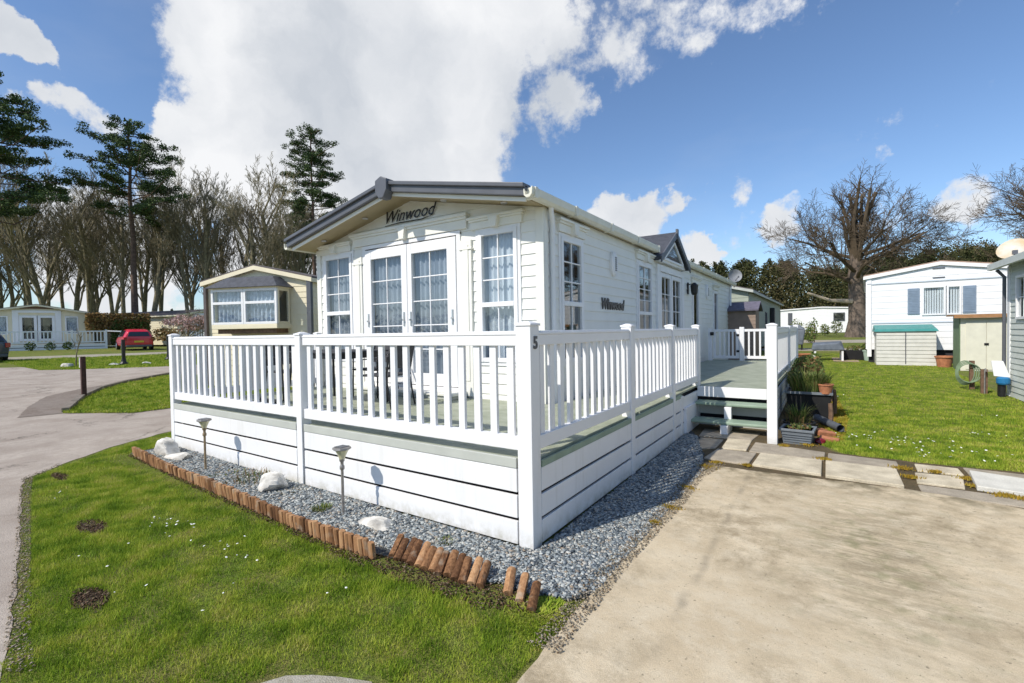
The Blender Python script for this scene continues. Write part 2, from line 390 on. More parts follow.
n2=N.new('ShaderNodeTexNoise'); n2.inputs['Scale'].default_value=9; n2.inputs['Detail'].default_value=12; n2.inputs['Roughness'].default_value=.66; L.new(tc.outputs['Generated'],n2.inputs['Vector'])
m1=N.new('ShaderNodeMath'); m1.operation='MULTIPLY_ADD'; m1.inputs[1].default_value=1.9; m1.inputs[2].default_value=-.95; L.new(n2.outputs[0],m1.inputs[0])
m2=N.new('ShaderNodeMath'); m2.operation='ADD'; L.new(acc,m2.inputs[0]); L.new(m1.outputs[0],m2.inputs[1])
dn=N.new('ShaderNodeMapRange'); dn.interpolation_type='SMOOTHSTEP'; dn.inputs[1].default_value=.30; dn.inputs[2].default_value=.66; L.new(m2.outputs[0],dn.inputs[0])
n3=N.new('ShaderNodeTexNoise'); n3.inputs['Scale'].default_value=3.6; n3.inputs['Detail'].default_value=7; L.new(nm.outputs[0],n3.inputs['Vector'])
r3=N.new('ShaderNodeMapRange'); r3.inputs[1].default_value=.34; r3.inputs[2].default_value=.62; L.new(n3.outputs[0],r3.inputs[0])
cc=N.new('ShaderNodeMix'); cc.data_type='RGBA'; cc.inputs[6].default_value=(.60,.64,.70,1); cc.inputs[7].default_value=(.93,.94,.96,1); L.new(r3.outputs[0],cc.inputs[0])
# thin high haze wisps
n4=N.new('ShaderNodeTexNoise'); n4.inputs['Scale'].default_value=2.2; n4.inputs['Detail'].default_value=8
mp=N.new('ShaderNodeMapping'); mp.inputs['Scale'].default_value=(1,1,2.5); mp.inputs['Rotation'].default_value=(.3,.5,.2); L.new(tc.outputs['Generated'],mp.inputs[0]); L.new(mp.outputs[0],n4.inputs['Vector'])
r4=N.new('ShaderNodeMapRange'); r4.inputs[1].default_value=.48; r4.inputs[2].default_value=.8; r4.inputs[4].default_value=.20; L.new(n4.outputs[0],r4.inputs[0])
mxh=N.new('ShaderNodeMath'); mxh.operation='MAXIMUM'; L.new(dn.outputs[0],mxh.inputs[0]); L.new(r4.outputs[0],mxh.inputs[1])
mx=N.new('ShaderNodeMix'); mx.data_type='RGBA'; L.new(mxh.outputs[0],mx.inputs[0]); L.new(sc_.outputs[0],mx.inputs[6]); L.new(cc.outputs[2],mx.inputs[7])
bg=N.new('ShaderNodeBackground'); bg.inputs[1].default_value=1.; L.new(mx.outputs[2],bg.inputs[0])
wo=N.new('ShaderNodeOutputWorld'); L.new(bg.outputs[0],wo.inputs[0])

# ------------------------------------------------------------------ ground
def lines(lo,hi):
    xs=list(np.arange(-32,-16,1.))+list(np.arange(-16,-9,.5))+list(np.arange(-9,7,.25))+list(np.arange(7,24,1.)); q=24.
    while q<500: xs.append(q); q*=1.35
    q=-32.
    while q>-500: xs.append(q); q*=1.35
    return sorted(x for x in xs if lo<x<hi)
LX=lines(-501,501)
def grid_ground():
    xs=np.array(LX); X,Y=np.meshgrid(xs,xs); Z=Hn(X,Y)
    V=np.stack([X.ravel(),Y.ravel(),Z.ravel()],1); n=len(xs)
    i,j=np.meshgrid(np.arange(n-1),np.arange(n-1)); a=(j*n+i).ravel()
    F=np.stack([a,a+1,a+n+1,a+n],1); return V,F
def region(name, poly, dz, m, kind='structure', jag=0., parent=None, thick=0.):
    """a sheet over the ground inside a polygon, cut along the ground's own grid"""
    pts=[]
    rg=random.Random(len(name)*7+3)
    for i in range(len(poly)):
        a=poly[i]; b=poly[(i+1)%len(poly)]; d=math.dist(a,b); n=max(1,int(d/.12)) if jag else 1
        for k in range(n):
            t=k/n; j=jag if k else 0
            pts.append((a[0]+(b[0]-a[0])*t+rg.uniform(-j,j),a[1]+(b[1]-a[1])*t+rg.uniform(-j,j)))
    cv,_,cf,_,_,_=delaunay_2d_cdt([Vector(p) for p in pts],[],[list(range(len(pts)))],1,1e-5)
    bm=bmesh.new(); vs=[bm.verts.new((p.x,p.y,0)) for p in cv]
    for f in cf:
        try: bm.faces.new([vs[i] for i in f])
        except ValueError: pass
    x0=min(p[0] for p in pts); x1=max(p[0] for p in pts); y0=min(p[1] for p in pts); y1=max(p[1] for p in pts)
    for x in LX:
        if x0<x<x1: bmesh.ops.bisect_plane(bm,geom=bm.verts[:]+bm.edges[:]+bm.faces[:],plane_co=(x,0,0),plane_no=(1,0,0))
    for y in LX:
        if y0<y<y1: bmesh.ops.bisect_plane(bm,geom=bm.verts[:]+bm.edges[:]+bm.faces[:],plane_co=(0,y,0),plane_no=(0,1,0))
    for q in bm.verts: q.co.z=H(q.co.x,q.co.y)+dz
    if thick:
        r=bmesh.ops.extrude_face_region(bm,geom=bm.faces[:])
        for e in r['geom']:
            if isinstance(e,bmesh.types.BMVert): e.co.z-=thick
    bmesh.ops.recalc_face_normals(bm,faces=bm.faces)
    if not thick:
        for f in bm.faces:
            if f.normal.z<0: f.normal_flip()
    me=bpy.data.meshes.new(name); bm.to_mesh(me); bm.free(); me.materials.append(m)
    o=bpy.data.objects.new(name,me); link(o,parent)
    if kind: o['kind']=kind
    return o

def ground_mat(name, cols, sc=(.6,7.,60.), rough=.95, bump=.5, fine=.35, crack=0):
    m=bpy.data.materials.new(name); m.use_nodes=True; nt=m.node_tree; N=nt.nodes; L=nt.links; b=N['Principled BSDF']
    b.inputs['Roughness'].default_value=rough; b.inputs['Specular IOR Level'].default_value=.2
    g=N.new('ShaderNodeNewGeometry'); out=None
    c=N.new('ShaderNodeRGB'); c.outputs[0].default_value=(*cols[0],1); out=c.outputs[0]
    for i,s in enumerate(sc):
        nz=N.new('ShaderNodeTexNoise'); nz.inputs['Scale'].default_value=s; nz.inputs['Detail'].default_value=6; nz.inputs['Distortion'].default_value=.3
        ao=N.new('ShaderNodeVectorMath'); ao.operation='ADD'; ao.inputs[1].default_value=(i*17.3,i*5.1,0); L.new(g.outputs['Position'],ao.inputs[0]); L.new(ao.outputs[0],nz.inputs['Vector'])
        mr=N.new('ShaderNodeMapRange'); mr.inputs[1].default_value=.42; mr.inputs[2].default_value=.64; mr.inputs[4].default_value=.75; L.new(nz.outputs[0],mr.inputs[0])
        mx=N.new('ShaderNodeMix'); mx.data_type='RGBA'; L.new(mr.outputs[0],mx.inputs[0]); L.new(out,mx.inputs[6]); mx.inputs[7].default_value=(*cols[min(i+1,len(cols)-1)],1); out=mx.outputs[2]
    n5=N.new('ShaderNodeTexNoise'); n5.inputs['Scale'].default_value=140; n5.inputs['Detail'].default_value=4; L.new(g.outputs['Position'],n5.inputs['Vector'])
    r5=N.new('ShaderNodeMapRange'); r5.inputs[1].default_value=.3; r5.inputs[2].default_value=.7; r5.inputs[3].default_value=1-fine; r5.inputs[4].default_value=1+fine; L.new(n5.outputs[0],r5.inputs[0])
    if crack:
        nd=N.new('ShaderNodeTexNoise'); nd.inputs['Scale'].default_value=2.5; nd.inputs['Detail'].default_value=8; nd.inputs['Roughness'].default_value=.7; L.new(g.outputs['Position'],nd.inputs['Vector'])
        av=N.new('ShaderNodeVectorMath'); av.operation='SCALE'; av.inputs['Scale'].default_value=.9; L.new(nd.outputs['Color'],av.inputs[0])
        aw=N.new('ShaderNodeVectorMath'); aw.operation='ADD'; L.new(g.outputs['Position'],aw.inputs[0]); L.new(av.outputs[0],aw.inputs[1])
        vo=N.new('ShaderNodeTexVoronoi'); vo.feature='DISTANCE_TO_EDGE'; vo.inputs['Scale'].default_value=crack; L.new(aw.outputs[0],vo.inputs['Vector'])
        vr=N.new('ShaderNodeMapRange'); vr.inputs[1].default_value=.0; vr.inputs[2].default_value=.012; vr.inputs[3].default_value=.75; vr.inputs[4].default_value=0; L.new(vo.outputs['Distance'],vr.inputs[0])
        n7=N.new('ShaderNodeTexNoise'); n7.inputs['Scale'].default_value=.5; L.new(g.outputs['Position'],n7.inputs['Vector']); r7=N.new('ShaderNodeMapRange'); r7.inputs[1].default_value=.48; r7.inputs[2].default_value=.56; L.new(n7.outputs[0],r7.inputs[0])
        mu=N.new('ShaderNodeMath'); mu.operation='MULTIPLY'; L.new(vr.outputs[0],mu.inputs[0]); L.new(r7.outputs[0],mu.inputs[1])
        mk=N.new('ShaderNodeMix'); mk.data_type='RGBA'; L.new(mu.outputs[0],mk.inputs[0]); L.new(out,mk.inputs[6]); mk.inputs[7].default_value=(.05,.045,.035,1); out=mk.outputs[2]
    vm=N.new('ShaderNodeVectorMath'); vm.operation='SCALE'; L.new(out,vm.inputs[0]); L.new(r5.outputs[0],vm.inputs['Scale']); L.new(vm.outputs[0],b.inputs['Base Color'])
    bp=N.new('ShaderNodeBump'); bp.inputs['Strength'].default_value=bump; bp.inputs['Distance'].default_value=.02; L.new(n5.outputs[0],bp.inputs['Height']); L.new(bp.outputs[0],b.inputs['Normal'])
    MATS[name]=m; return m
GM=ground_mat('turf_ground',[(.14,.20,.024),(.20,.25,.034),(.26,.22,.075),(.10,.11,.03)],(.5,3.,25.),fine=.55,bump=1.)
AM=ground_mat('worn_asphalt',[(.40,.345,.295),(.47,.41,.35),(.29,.24,.20),(.36,.31,.265)],(.35,2.,12.),fine=.22,bump=.4,crack=.42)
SM=ground_mat('island_tarmac',[(.22,.185,.155),(.16,.12,.09),(.26,.22,.19)],(1.,5.,30.),fine=.3)
PMt=ground_mat('pale_path',[(.42,.39,.33),(.36,.33,.27),(.30,.27,.2)],(1.,5.,30.),fine=.2)
SLATE=ground_mat('slate_bed',[(.10,.115,.125),(.15,.165,.17),(.06,.06,.06)],(6.,30.,60.),fine=.5,bump=1.)
DIRT=ground_mat('dirt_gap',[(.15,.11,.07),(.20,.14,.07),(.11,.09,.05)],(3.,9.,40.),fine=.5,bump=1.)

V,F=grid_ground(); g_=raw_mesh('ground',V,F,GM); g_['kind']='structure'

road=[(.2,-9),(-.6,-4),(-1.45,-2.42),(-1.87,-2.32),(-3.14,-2.06),(-4.86,-1.73),(-5.68,-1.56),(-6.09,-1.17),(-6.64,-.53),(-7.05,.28),(-7.1,1.6),(-6.6,3.2),(-9.2,4.0),(-12.5,4.2),(-15,5.5),(-19.6,8.8),(-21.2,5.6),(-22.5,2.9),(-23.3,2.1),(-25.6,2.1),(-27.,.4),(-26,-6),(-16,-16)]
region('road',road,.004,AM,jag=.015)
wedge=[(-10.65,-.11),(-10.76,-.72),(-12.4,-.24),(-13.9,.33),(-15.0,1.23),(-15.8,2.21),(-17.0,4.06),(-15.6,2.5),(-14.35,1.45),(-12.87,.71)]
region('pavement',wedge,.010,SM,jag=.02)
island=[(-10.65,-.11),(-9.52,.65),(-9.5,1.27),(-8.6,1.6),(-8.4,4.1),(-14,4.9),(-17.06,4.06),(-15.6,2.41),(-14.35,1.45),(-12.87,.71)]
region('verge',island,.014,GM,jag=.03)
# pale path in front of the far lodges and by the trees on the right
farpath=[(-31.6,2.3),(-30.9,5.5),(-30.2,9.2),(-29.3,15),(-32.5,17),(-33.3,9.5),(-34.2,5.5),(-35,2)]
region('path',farpath,.004,PMt)
region('path',[(-3,23.6),(3.0,23.4),(14,24.4),(14,26.6),(3,25.4),(-3,25.6)],.004,PMt)
region('path',[(-3,30.6),(4.0,31.0),(14,33),(14,37),(3,34.6),(-3,34.0)],.004,PMt)
region('path',[(-.46,-1.90),(-.34,-1.68),(-.12,-1.55),(.03,-1.49),(.12,-1.53),(.35,-1.9),(-.15,-2.5)],.010,PMt,jag=.012)

# driveway slab with its own material
def drive_mat():
    m=bpy.data.materials.new('stained_concrete'); m.use_nodes=True; nt=m.node_tree; N=nt.nodes; L=nt.links; b=N['Principled BSDF']
    b.inputs['Roughness'].default_value=.92; b.inputs['Specular IOR Level'].default_value=.2
    g=N.new('ShaderNodeNewGeometry')
    def noise(s,d=6,loc=(0,0,0),scl=(1,1,1),rot=0,dist=0.,rough=.55):
        mp=N.new('ShaderNodeMapping'); mp.inputs['Location'].default_value=loc; mp.inputs['Scale'].default_value=scl; mp.inputs['Rotation'].default_value=(0,0,rot)
        L.new(g.outputs['Position'],mp.inputs[0]); n=N.new('ShaderNodeTexNoise'); n.inputs['Scale'].default_value=s; n.inputs['Detail'].default_value=d; n.inputs['Distortion'].default_value=dist; n.inputs['Roughness'].default_value=rough
        L.new(mp.outputs[0],n.inputs['Vector']); return n.outputs[0]
    def rng(o,a,b_,lo=0,hi=1):
        r=N.new('ShaderNodeMapRange'); r.inputs[1].default_value=a; r.inputs[2].default_value=b_; r.inputs[3].default_value=lo; r.inputs[4].default_value=hi; L.new(o,r.inputs[0]); return r.outputs[0]
    def mixc(f,a,bc):
        x=N.new('ShaderNodeMix'); x.data_type='RGBA'; L.new(f,x.inputs[0])
        if isinstance(a,tuple): x.inputs[6].default_value=(*a,1)
        else: L.new(a,x.inputs[6])
        x.inputs[7].default_value=(*bc,1); return x.outputs[2]
    def mul(a,b_):
        x=N.new('ShaderNodeMath'); x.operation='MULTIPLY'; L.new(a,x.inputs[0])
        if isinstance(b_,float): x.inputs[1].default_value=b_
        else: L.new(b_,x.inputs[1])
        return x.outputs[0]
    c=mixc(rng(noise(1.1,9,rough=.65),.36,.64),(.66,.55,.385),(.53,.43,.29))
    c=mixc(rng(noise(14,9,(4,4,0),rough=.75),.52,.70,0,.35),c,(.42,.35,.24))
    c=mixc(rng(noise(4.5,10,(3,1,0),rough=.7),.45,.72,0,.7),c,(.68,.60,.455))
    c=mixc(rng(noise(2.2,12,(7,2,0),rough=.75),.55,.74,0,.6),c,(.36,.29,.19))
    sx=N.new('ShaderNodeSeparateXYZ'); L.new(g.outputs['Position'],sx.inputs[0])
    def band(o,cn,w):
        s=N.new('ShaderNodeMath'); s.operation='SUBTRACT'; s.inputs[1].default_value=cn; L.new(o,s.inputs[0])
        a=N.new('ShaderNodeMath'); a.operation='ABSOLUTE'; L.new(s.outputs[0],a.inputs[0])
        r=N.new('ShaderNodeMapRange'); r.interpolation_type='SMOOTHSTEP'; r.inputs[1].default_value=0; r.inputs[2].default_value=w; r.inputs[3].default_value=1; r.inputs[4].default_value=0; L.new(a.outputs[0],r.inputs[0]); return r.outputs[0]
    # worn and mossy middle of the slab, brushed across
    mid=mul(band(sx.outputs[0],2.05,.85),band(sx.outputs[1],1.2,2.0))
    st=noise(7,14,(0,0,0),(.6,1.9,1),.12,.5,.8)
    c=mixc(mul(rng(st,.42,.60),mul(mid,1.)),c,(.27,.225,.145))
    c=mixc(mul(rng(noise(1.3,6,(3,3,0)),.44,.58),rng(noise(5,12,(8,1,0),rough=.75),.42,.62)),c,(.36,.29,.19))
    c=mixc(mul(rng(noise(8,8,(5,5,0)),.52,.68),mul(mid,.55)),c,(.17,.18,.075))
    # a darker tyre streak running up the left of the slab
    wob=N.new('ShaderNodeMath'); wob.operation='MULTIPLY_ADD'; wob.inputs[1].default_value=.10; L.new(noise(1.8,6),wob.inputs[0]); L.new(sx.outputs[0],wob.inputs[2])
    streak=mul(band(wob.outputs[0],1.12,.05),rng(noise(3.0,5),.3,.6))
    c=mixc(mul(mul(streak,rng(noise(6,8,(7,7,0)),.35,.6)),.6),c,(.28,.235,.17))
    # dirt along the slab joint at the far edge and pitting
    edge=rng(sx.outputs[1],2.35,2.95)
    c=mixc(mul(edge,rng(noise(7,8,(1,9,0)),.40,.62)),c,(.13,.11,.06))
    c=mixc(rng(noise(38,4,(2,2,0)),.64,.70,0,.7),c,(.20,.17,.12))
    c=mixc(rng(noise(95,3,(6,2,0)),.64,.72,0,.4),c,(.25,.21,.15))
    f=noise(220,3); vm=N.new('ShaderNodeVectorMath'); vm.operation='SCALE'; L.new(c,vm.inputs[0]); L.new(rng(f,.3,.7,.86,1.12),vm.inputs['Scale'])
    L.new(vm.outputs[0],b.inputs['Base Color'])
    bp=N.new('ShaderNodeBump'); bp.inputs['Strength'].default_value=.45; bp.inputs['Distance'].default_value=.01
    a=N.new('ShaderNodeMath'); a.operation='ADD'; L.new(f,a.inputs[0]); L.new(noise(30,6),a.inputs[1]); L.new(a.outputs[0],bp.inputs['Height']); L.new(bp.outputs[0],b.inputs['Normal'])
    return m
DM=drive_mat()
region('driveway',[(.6,-6),(.60,-1.1),(.58,-.2),(.60,.8),(.61,2.3),(.68,2.84),(1.06,2.82),(2.4,2.90),(3.13,2.76),(7,2.7),(7,-6)],.022,DM,jag=.011)
region('dirt_strip',[(.3,2.5),(.66,2.75),(3.3,2.6),(7,2.6),(7,4.15),(3.47,4.12),(2.6,4.07),(1.9,4.12),(1.66,4.5),(1.75,6.4),(1.6,10),(1.0,10),(-.1,5.4),(-.05,4.2),(.2,3.2)],.006,DIRT,jag=.03)
region('gravel_bed',[(-6.0,-.5),(-4.9,-.54),(-3.9,-.56),(-2.96,-.6),(-2.2,-.62),(-1.1,-.64),(-.8,-.62),(-.5,-.42),(.24,-.5),(.48,-.44),(.62,-.3),(.62,2.6),(.50,3.2),(.25,4.2),(0,4.6),(0,-.0),(-6.05,0)],.010,SLATE,jag=.02)

# ------------------------------------------------------------------ scattered ground cover
def in_poly(x,y,poly):
    ins=np.zeros(len(x),bool); n=len(poly); j=n-1
    for i in range(n):
        xi,yi=poly[i]; xj,yj=poly[j]
        c=((yi>y)!=(yj>y))&(x<(xj-xi)*(y-yi)/(yj-yi+1e-12)+xi); ins^=c; j=i
    return ins
def sample(poly,n,seed,weight=None):
    rg=np.random.default_rng(seed); xs=[p[0] for p in poly]; ys=[p[1] for p in poly]; X=[];Y=[];t=0
    while t<n:
        x=rg.uniform(min(xs),max(xs),n*2); y=rg.uniform(min(ys),max(ys),n*2); k=in_poly(x,y,poly)
        if weight is not None: k&=rg.uniform(0,1,len(x))<weight(x,y)
        X.append(x[k]);Y.append(y[k]);t+=k.sum()
    return np.concatenate(X)[:n],np.concatenate(Y)[:n],rg
BARE=[(-3.39,-1.58,.22,.09),(-1.99,-1.96,.19,.085),(-5.48,-1.31,.22,.06)]
def patchy(x,y):
    return .5+.5*np.sin(x*2.1+np.sin(y*3.3)*1.3)*np.sin(y*2.7+np.cos(x*1.7)*1.5)
def grass(name,poly,n,h0,h1,w,m,seed,weight=None,dz=0.0,label='',kind='stuff'):
    x,y,rg=sample(poly,n,seed,weight); n=len(x)
    pt=patchy(x,y); cl=.5+.5*np.sin(x*11.3+3*np.sin(y*7.1))*np.sin(y*13.7+3*np.sin(x*5.9)); hh=rg.uniform(h0,h1,n)*(.45+.55*pt+.75*cl**2); az=rg.uniform(0,2*np.pi,n); lean=rg.uniform(0,.95,n)*hh; la=rg.uniform(0,2*np.pi,n)
    z=Hn(x,y)+dz; ww=w*rg.uniform(.6,1.3,n)
    a=np.stack([x-np.cos(az)*ww,y-np.sin(az)*ww,z-.004],1); b=np.stack([x+np.cos(az)*ww,y+np.sin(az)*ww,z-.004],1)
    c=np.stack([x+np.cos(la)*lean,y+np.sin(la)*lean,z+hh],1)
    V=np.stack([a,b,c],1).reshape(-1,3); F=np.arange(3*n).reshape(-1,3)
    o=raw_mesh(name,V,F,m); return tag(o,label,'grass',kind=kind)
GR=island_mat('grass_blades',[(.07,.135,.012),(.165,.27,.020),(.29,.39,.034),(.44,.48,.065),(.52,.43,.18)],.6,.25,4.2,.55,trans=.3)
near_lawn=[(-1.36,-2.5),(-1.87,-2.28),(-3.14,-1.99),(-4.86,-1.66),(-5.62,-1.50),(-6.02,-1.13),(-6.55,-.5),(-6.95,.28),(-7.0,1.4),(-6.1,1.2),(-6.1,-.1),(-5.95,-.5),(-4.93,-.6),(-3.87,-.62),(-2.96,-.66),(-2.19,-.7),(-1.58,-.74),(-1.1,-.74),(-.8,-.78),(.0,-.72),(.40,-.60),(.56,-.45),(.58,-.8),(.55,-1.22),(.2,-1.45),(.03,-1.44),(-.12,-1.50),(-.36,-1.63),(-.55,-1.95),(-.8,-2.4)]
def wbare(x,y):
    w=np.ones(len(x))
    for bx,by,ra,rb in BARE: q=((x-bx)/ra)**2+((y-by)/rb)**2+.45*np.sin(x*23+y*9)*np.sin(y*31); w*=np.clip((q-.35)/.8,.04,1)
    # thin worn turf along the edging
    w*=.35+.65*np.clip(.6+.9*np.sin(x*6.1+2.2*np.sin(y*4.3+1))*np.sin(y*8.7+2.5*np.sin(x*3.7)),0,1)
    e=np.clip((-y-.62)/.25,0.12,1); e=np.where(x>-6,e,1); return w*np.where(y>-.9,e,1)
grass('grass',near_lawn,210000,.008,.034,.0026,GR,1,wbare,label='short green lawn beside the log edging in front of the deck')
right_lawn=[(1.62,4.6),(1.95,4.13),(2.64,4.10),(3.5,4.14),(7.5,4.15),(4.7,10.2),(4.7,15),(8,17),(8,22),(1.6,22),(1.5,16),(1.75,10),(1.95,6.8)]
grass('grass',right_lawn,240000,.010,.034,.0048,GR,2,lambda x,y:np.clip(7.0/np.hypot(x-CAMX,y-CAMY),0,1)**2,label='striped mown lawn to the right of the deck')
grass('grass',island,60000,.02,.06,.009,GR,3,dz=.014,label='grass island beyond the road junction')
verge_far=[(-23.3,2.1),(-25.6,2.1),(-31.6,2.3),(-30.9,5.5),(-30.2,9.2),(-21,9.2),(-20.8,5.6),(-22.5,2.9)]
grass('grass',verge_far,45000,.03,.08,.02,GR,4,label='grass verge in front of the far lodges')
# yellow moss along the planting strip on the right
MOSS=island_mat('yellow_moss',[(.20,.13,.015),(.32,.20,.02),(.40,.27,.04),(.22,.20,.03)],.9,.2)
strip=[(1.66,4.65),(1.95,4.9),(2.05,6.5),(1.95,8.5),(1.75,10.5),(1.6,10.5),(1.62,8.),(1.65,6.)]
grass('moss',strip,14000,.01,.03,.009,MOSS,5,label='yellow moss along the planting strip beside the lawn')
joints=[(1.00,3.0,.05),(.62,2.72,.11),(.70,2.95,.06),(1.73,3.7,.07),(2.44,3.68,.10),(2.47,3.35,.08),(2.94,3.55,.08),(2.95,3.3,.07),(2.7,3.67,.06),(3.1,3.10,.10),(1.55,4.35,.10),(1.3,4.15,.06),(3.25,3.06,.1),(.62,1.3,.08),(.60,.9,.05),(.61,1.9,.07)]
mv=[];mr_=np.random.default_rng(9)
for jx,jy,jr in joints:
    k=300; r=jr*np.abs(mr_.normal(0,.6,k)); a=mr_.uniform(0,6.28,k); x=jx+r*np.cos(a); y=jy+r*np.sin(a)*.7; z=Hn(x,y)+.02; az=mr_.uniform(0,6.28,k)
    t=mr_.uniform(.01,.03,k)
    mv.append(np.stack([np.stack([x-.006*np.cos(az),y-.006*np.sin(az),z],1),np.stack([x+.006*np.cos(az),y+.006*np.sin(az),z],1),np.stack([x+mr_.uniform(-.01,.01,k),y+mr_.uniform(-.01,.01,k),z+t],1)],1).reshape(-1,3))
mv=np.concatenate(mv); tag(raw_mesh('moss',mv,np.arange(len(mv)).reshape(-1,3),MOSS),'tufts of yellow moss in the joints of the paving slabs','moss',kind='stuff')

# slate chippings
def chips(name,poly,n,s0,s1,m,seed,label,dz=.008,weight=None):
    x,y,rg=sample(poly,n,seed,weight); base=np.array([(-1,-1,-1),(1,-1,-1),(1,1,-1),(-1,1,-1),(-1,-1,1),(1,-1,1),(1,1,1),(-1,1,1)],float)
    Fq=np.array([(0,3,2,1),(4,5,6,7),(0,1,5,4),(1,2,6,5),(2,3,7,6),(3,0,4,7)])
    B=base[None]+rg.uniform(-.45,.45,(n,8,3)); s=rg.uniform(s0,s1,n)
    B*=np.stack([s*.5,s*rg.uniform(.25,.5,n),s*rg.uniform(.10,.22,n)],1)[:,None,:]
    a=rg.uniform(0,6.28,n); t=rg.normal(0,.45,n); ca,sa,ct,st=np.cos(a),np.sin(a),np.cos(t),np.sin(t)
    X=B[:,:,0];Y=B[:,:,1]*ct[:,None]-B[:,:,2]*st[:,None];Z=B[:,:,1]*st[:,None]+B[:,:,2]*ct[:,None]
    X2=X*ca[:,None]-Y*sa[:,None];Y2=X*sa[:,None]+Y*ca[:,None]
    V=np.stack([X2+x[:,None],Y2+y[:,None],Z+(Hn(x,y)+dz+rg.uniform(0,.018,n))[:,None]],2).reshape(-1,3)
    F=(Fq[None]+np.arange(n)[:,None,None]*8).reshape(-1,4)
    return tag(raw_mesh(name,V,F,m),label,'gravel',kind='stuff')
SL=island_mat('slate_chips',[(.06,.07,.08),(.12,.145,.16),(.20,.23,.25),(.30,.33,.33),(.52,.53,.50),(.26,.20,.14)],.6,.45)
chips('gravel',[(-.02,-.50),(.25,-.50),(.48,-.42),(.60,-.28),(.62,2.6),(.46,3.3),(.2,4.2),(.03,4.3),(.03,0)],34000,.009,.027,SL,11,'blue grey slate chippings along the shaded side of the deck')
chips('gravel',[(-5.9,-.45),(-4.9,-.48),(-3.9,-.5),(-2.96,-.53),(-2.2,-.57),(-1.1,-.56),(-.7,-.5),(0,-.52),(0,-.02),(-5.9,-.02)],34000,.009,.028,SL,12,'blue grey slate chippings between the log edging and the deck')
GRIT=island_mat('loose_grit',[(.12,.10,.07),(.25,.21,.15),(.36,.32,.25),(.2,.12,.06)],.9,.2)
chips('grit',[(.50,-.9),(.68,-.9),(.66,.2),(.70,1.4),(.68,2.3),(.80,2.9),(.55,2.9),(.54,1),(.52,0)],3500,.004,.012,GRIT,13,'brown grit along the broken driveway edge',.02)
chips('grit',[(-1.5,-2.40),(-1.9,-2.33),(-3.14,-2.08),(-4.86,-1.75),(-5.7,-1.58),(-6.1,-1.19),(-6.05,-1.12),(-5.65,-1.50),(-4.83,-1.68),(-3.1,-2.0),(-1.8,-2.25),(-1.4,-2.31)],1700,.003,.012,GRIT,14,'loose grit along the lawn edge of the road',.008)
chips('soil_crumbs',[(-5.9,-.56),(-3.9,-.66),(-2.2,-.74),(-.9,-.82),(.1,-.78),(.4,-.62),(.2,-.5),(-.7,-.62),(-2.2,-.66),(-3.9,-.58),(-5.9,-.5)],3600,.003,.015,island_mat('soil_crumbs',[(.035,.024,.014),(.07,.045,.028),(.12,.07,.04),(.2,.16,.11)],.95,.1),15,'crumbled soil and bark below the log edging',.004)
for i,(bx,by,ra,rb) in enumerate(BARE):
    region('soil_patch',[(bx+ra*math.cos(k*.42)*(.9+.35*math.sin(k*2.3+i)),by+rb*math.sin(k*.42)*(.9+.35*math.cos(k*3.1))) for k in range(15)],.006,M_soil)
    chips('soil_crumbs',[(bx-ra,by-rb),(bx+ra,by-rb),(bx+ra,by+rb),(bx-ra,by+rb)],520,.003,.013,MATS['soil_crumbs'],30+i,['crumbs of soil in the middle bare patch of the lawn','leaf litter in the bare patch nearest the road corner','crumbs of soil in the farthest bare patch of the lawn','soil crumbs in the smallest bare patch'][i],.004,
      lambda x,y,bx=bx,by=by,ra=ra,rb=rb:(((x-bx)/ra)**2+((y-by)/rb)**2<1)*1.)
# daisies
DA=mat('daisy_petal',(.85,.85,.82),.7,.05,30)
def daisies(spots,label,seed,size):
    rg=random.Random(seed); mb=MB()
    for cx,cy,sx,sy,n in spots:
        for _ in range(n):
            x=rg.gauss(cx,sx); y=rg.gauss(cy,sy); z=H(x,y)+rg.uniform(.03,.05); r=size*rg.uniform(.6,1.2); tx,ty=rg.uniform(-.4,.4),rg.uniform(-.4,.4)
            pts=[]
            for k in range(14):
                a=k*math.pi/7; q=r*(1 if k%2 else .7); pts.append((x+q*math.cos(a),y+q*math.sin(a),z+q*(math.cos(a)*tx+math.sin(a)*ty)))
            mb.add(pts+[(x,y,z+r*.35)],[(k,(k+1)%14,14) for k in range(14)])
    tag(mb.build('daisies',DA,norm=False),label,'flowers',kind='stuff')
daisies([(-3.0,-1.25,.12,.05,9),(-2.65,-1.15,.10,.05,7),(-2.0,-1.15,.12,.05,8),(-1.7,-1.2,.1,.04,5),(-2.6,-1.35,.2,.08,5),(-4.6,-1.5,.2,.05,3),(-2.2,-1.6,.3,.12,4),(-1.2,-1.55,.2,.1,3),(-.7,-1.3,.2,.12,2)],'white daisies scattered in the lawn in front of the edging',21,.0085)
daisies([(2.35,5.1,.25,.15,16),(2.6,5.3,.2,.2,10),(2.9,4.5,.35,.15,22),(3.2,4.9,.3,.3,16),(1.95,5.2,.15,.15,8),(3.4,5.8,.3,.3,8),(2.6,8,.8,1.2,14)],'white daisies scattered over the lawn beside the paving',22,.013)

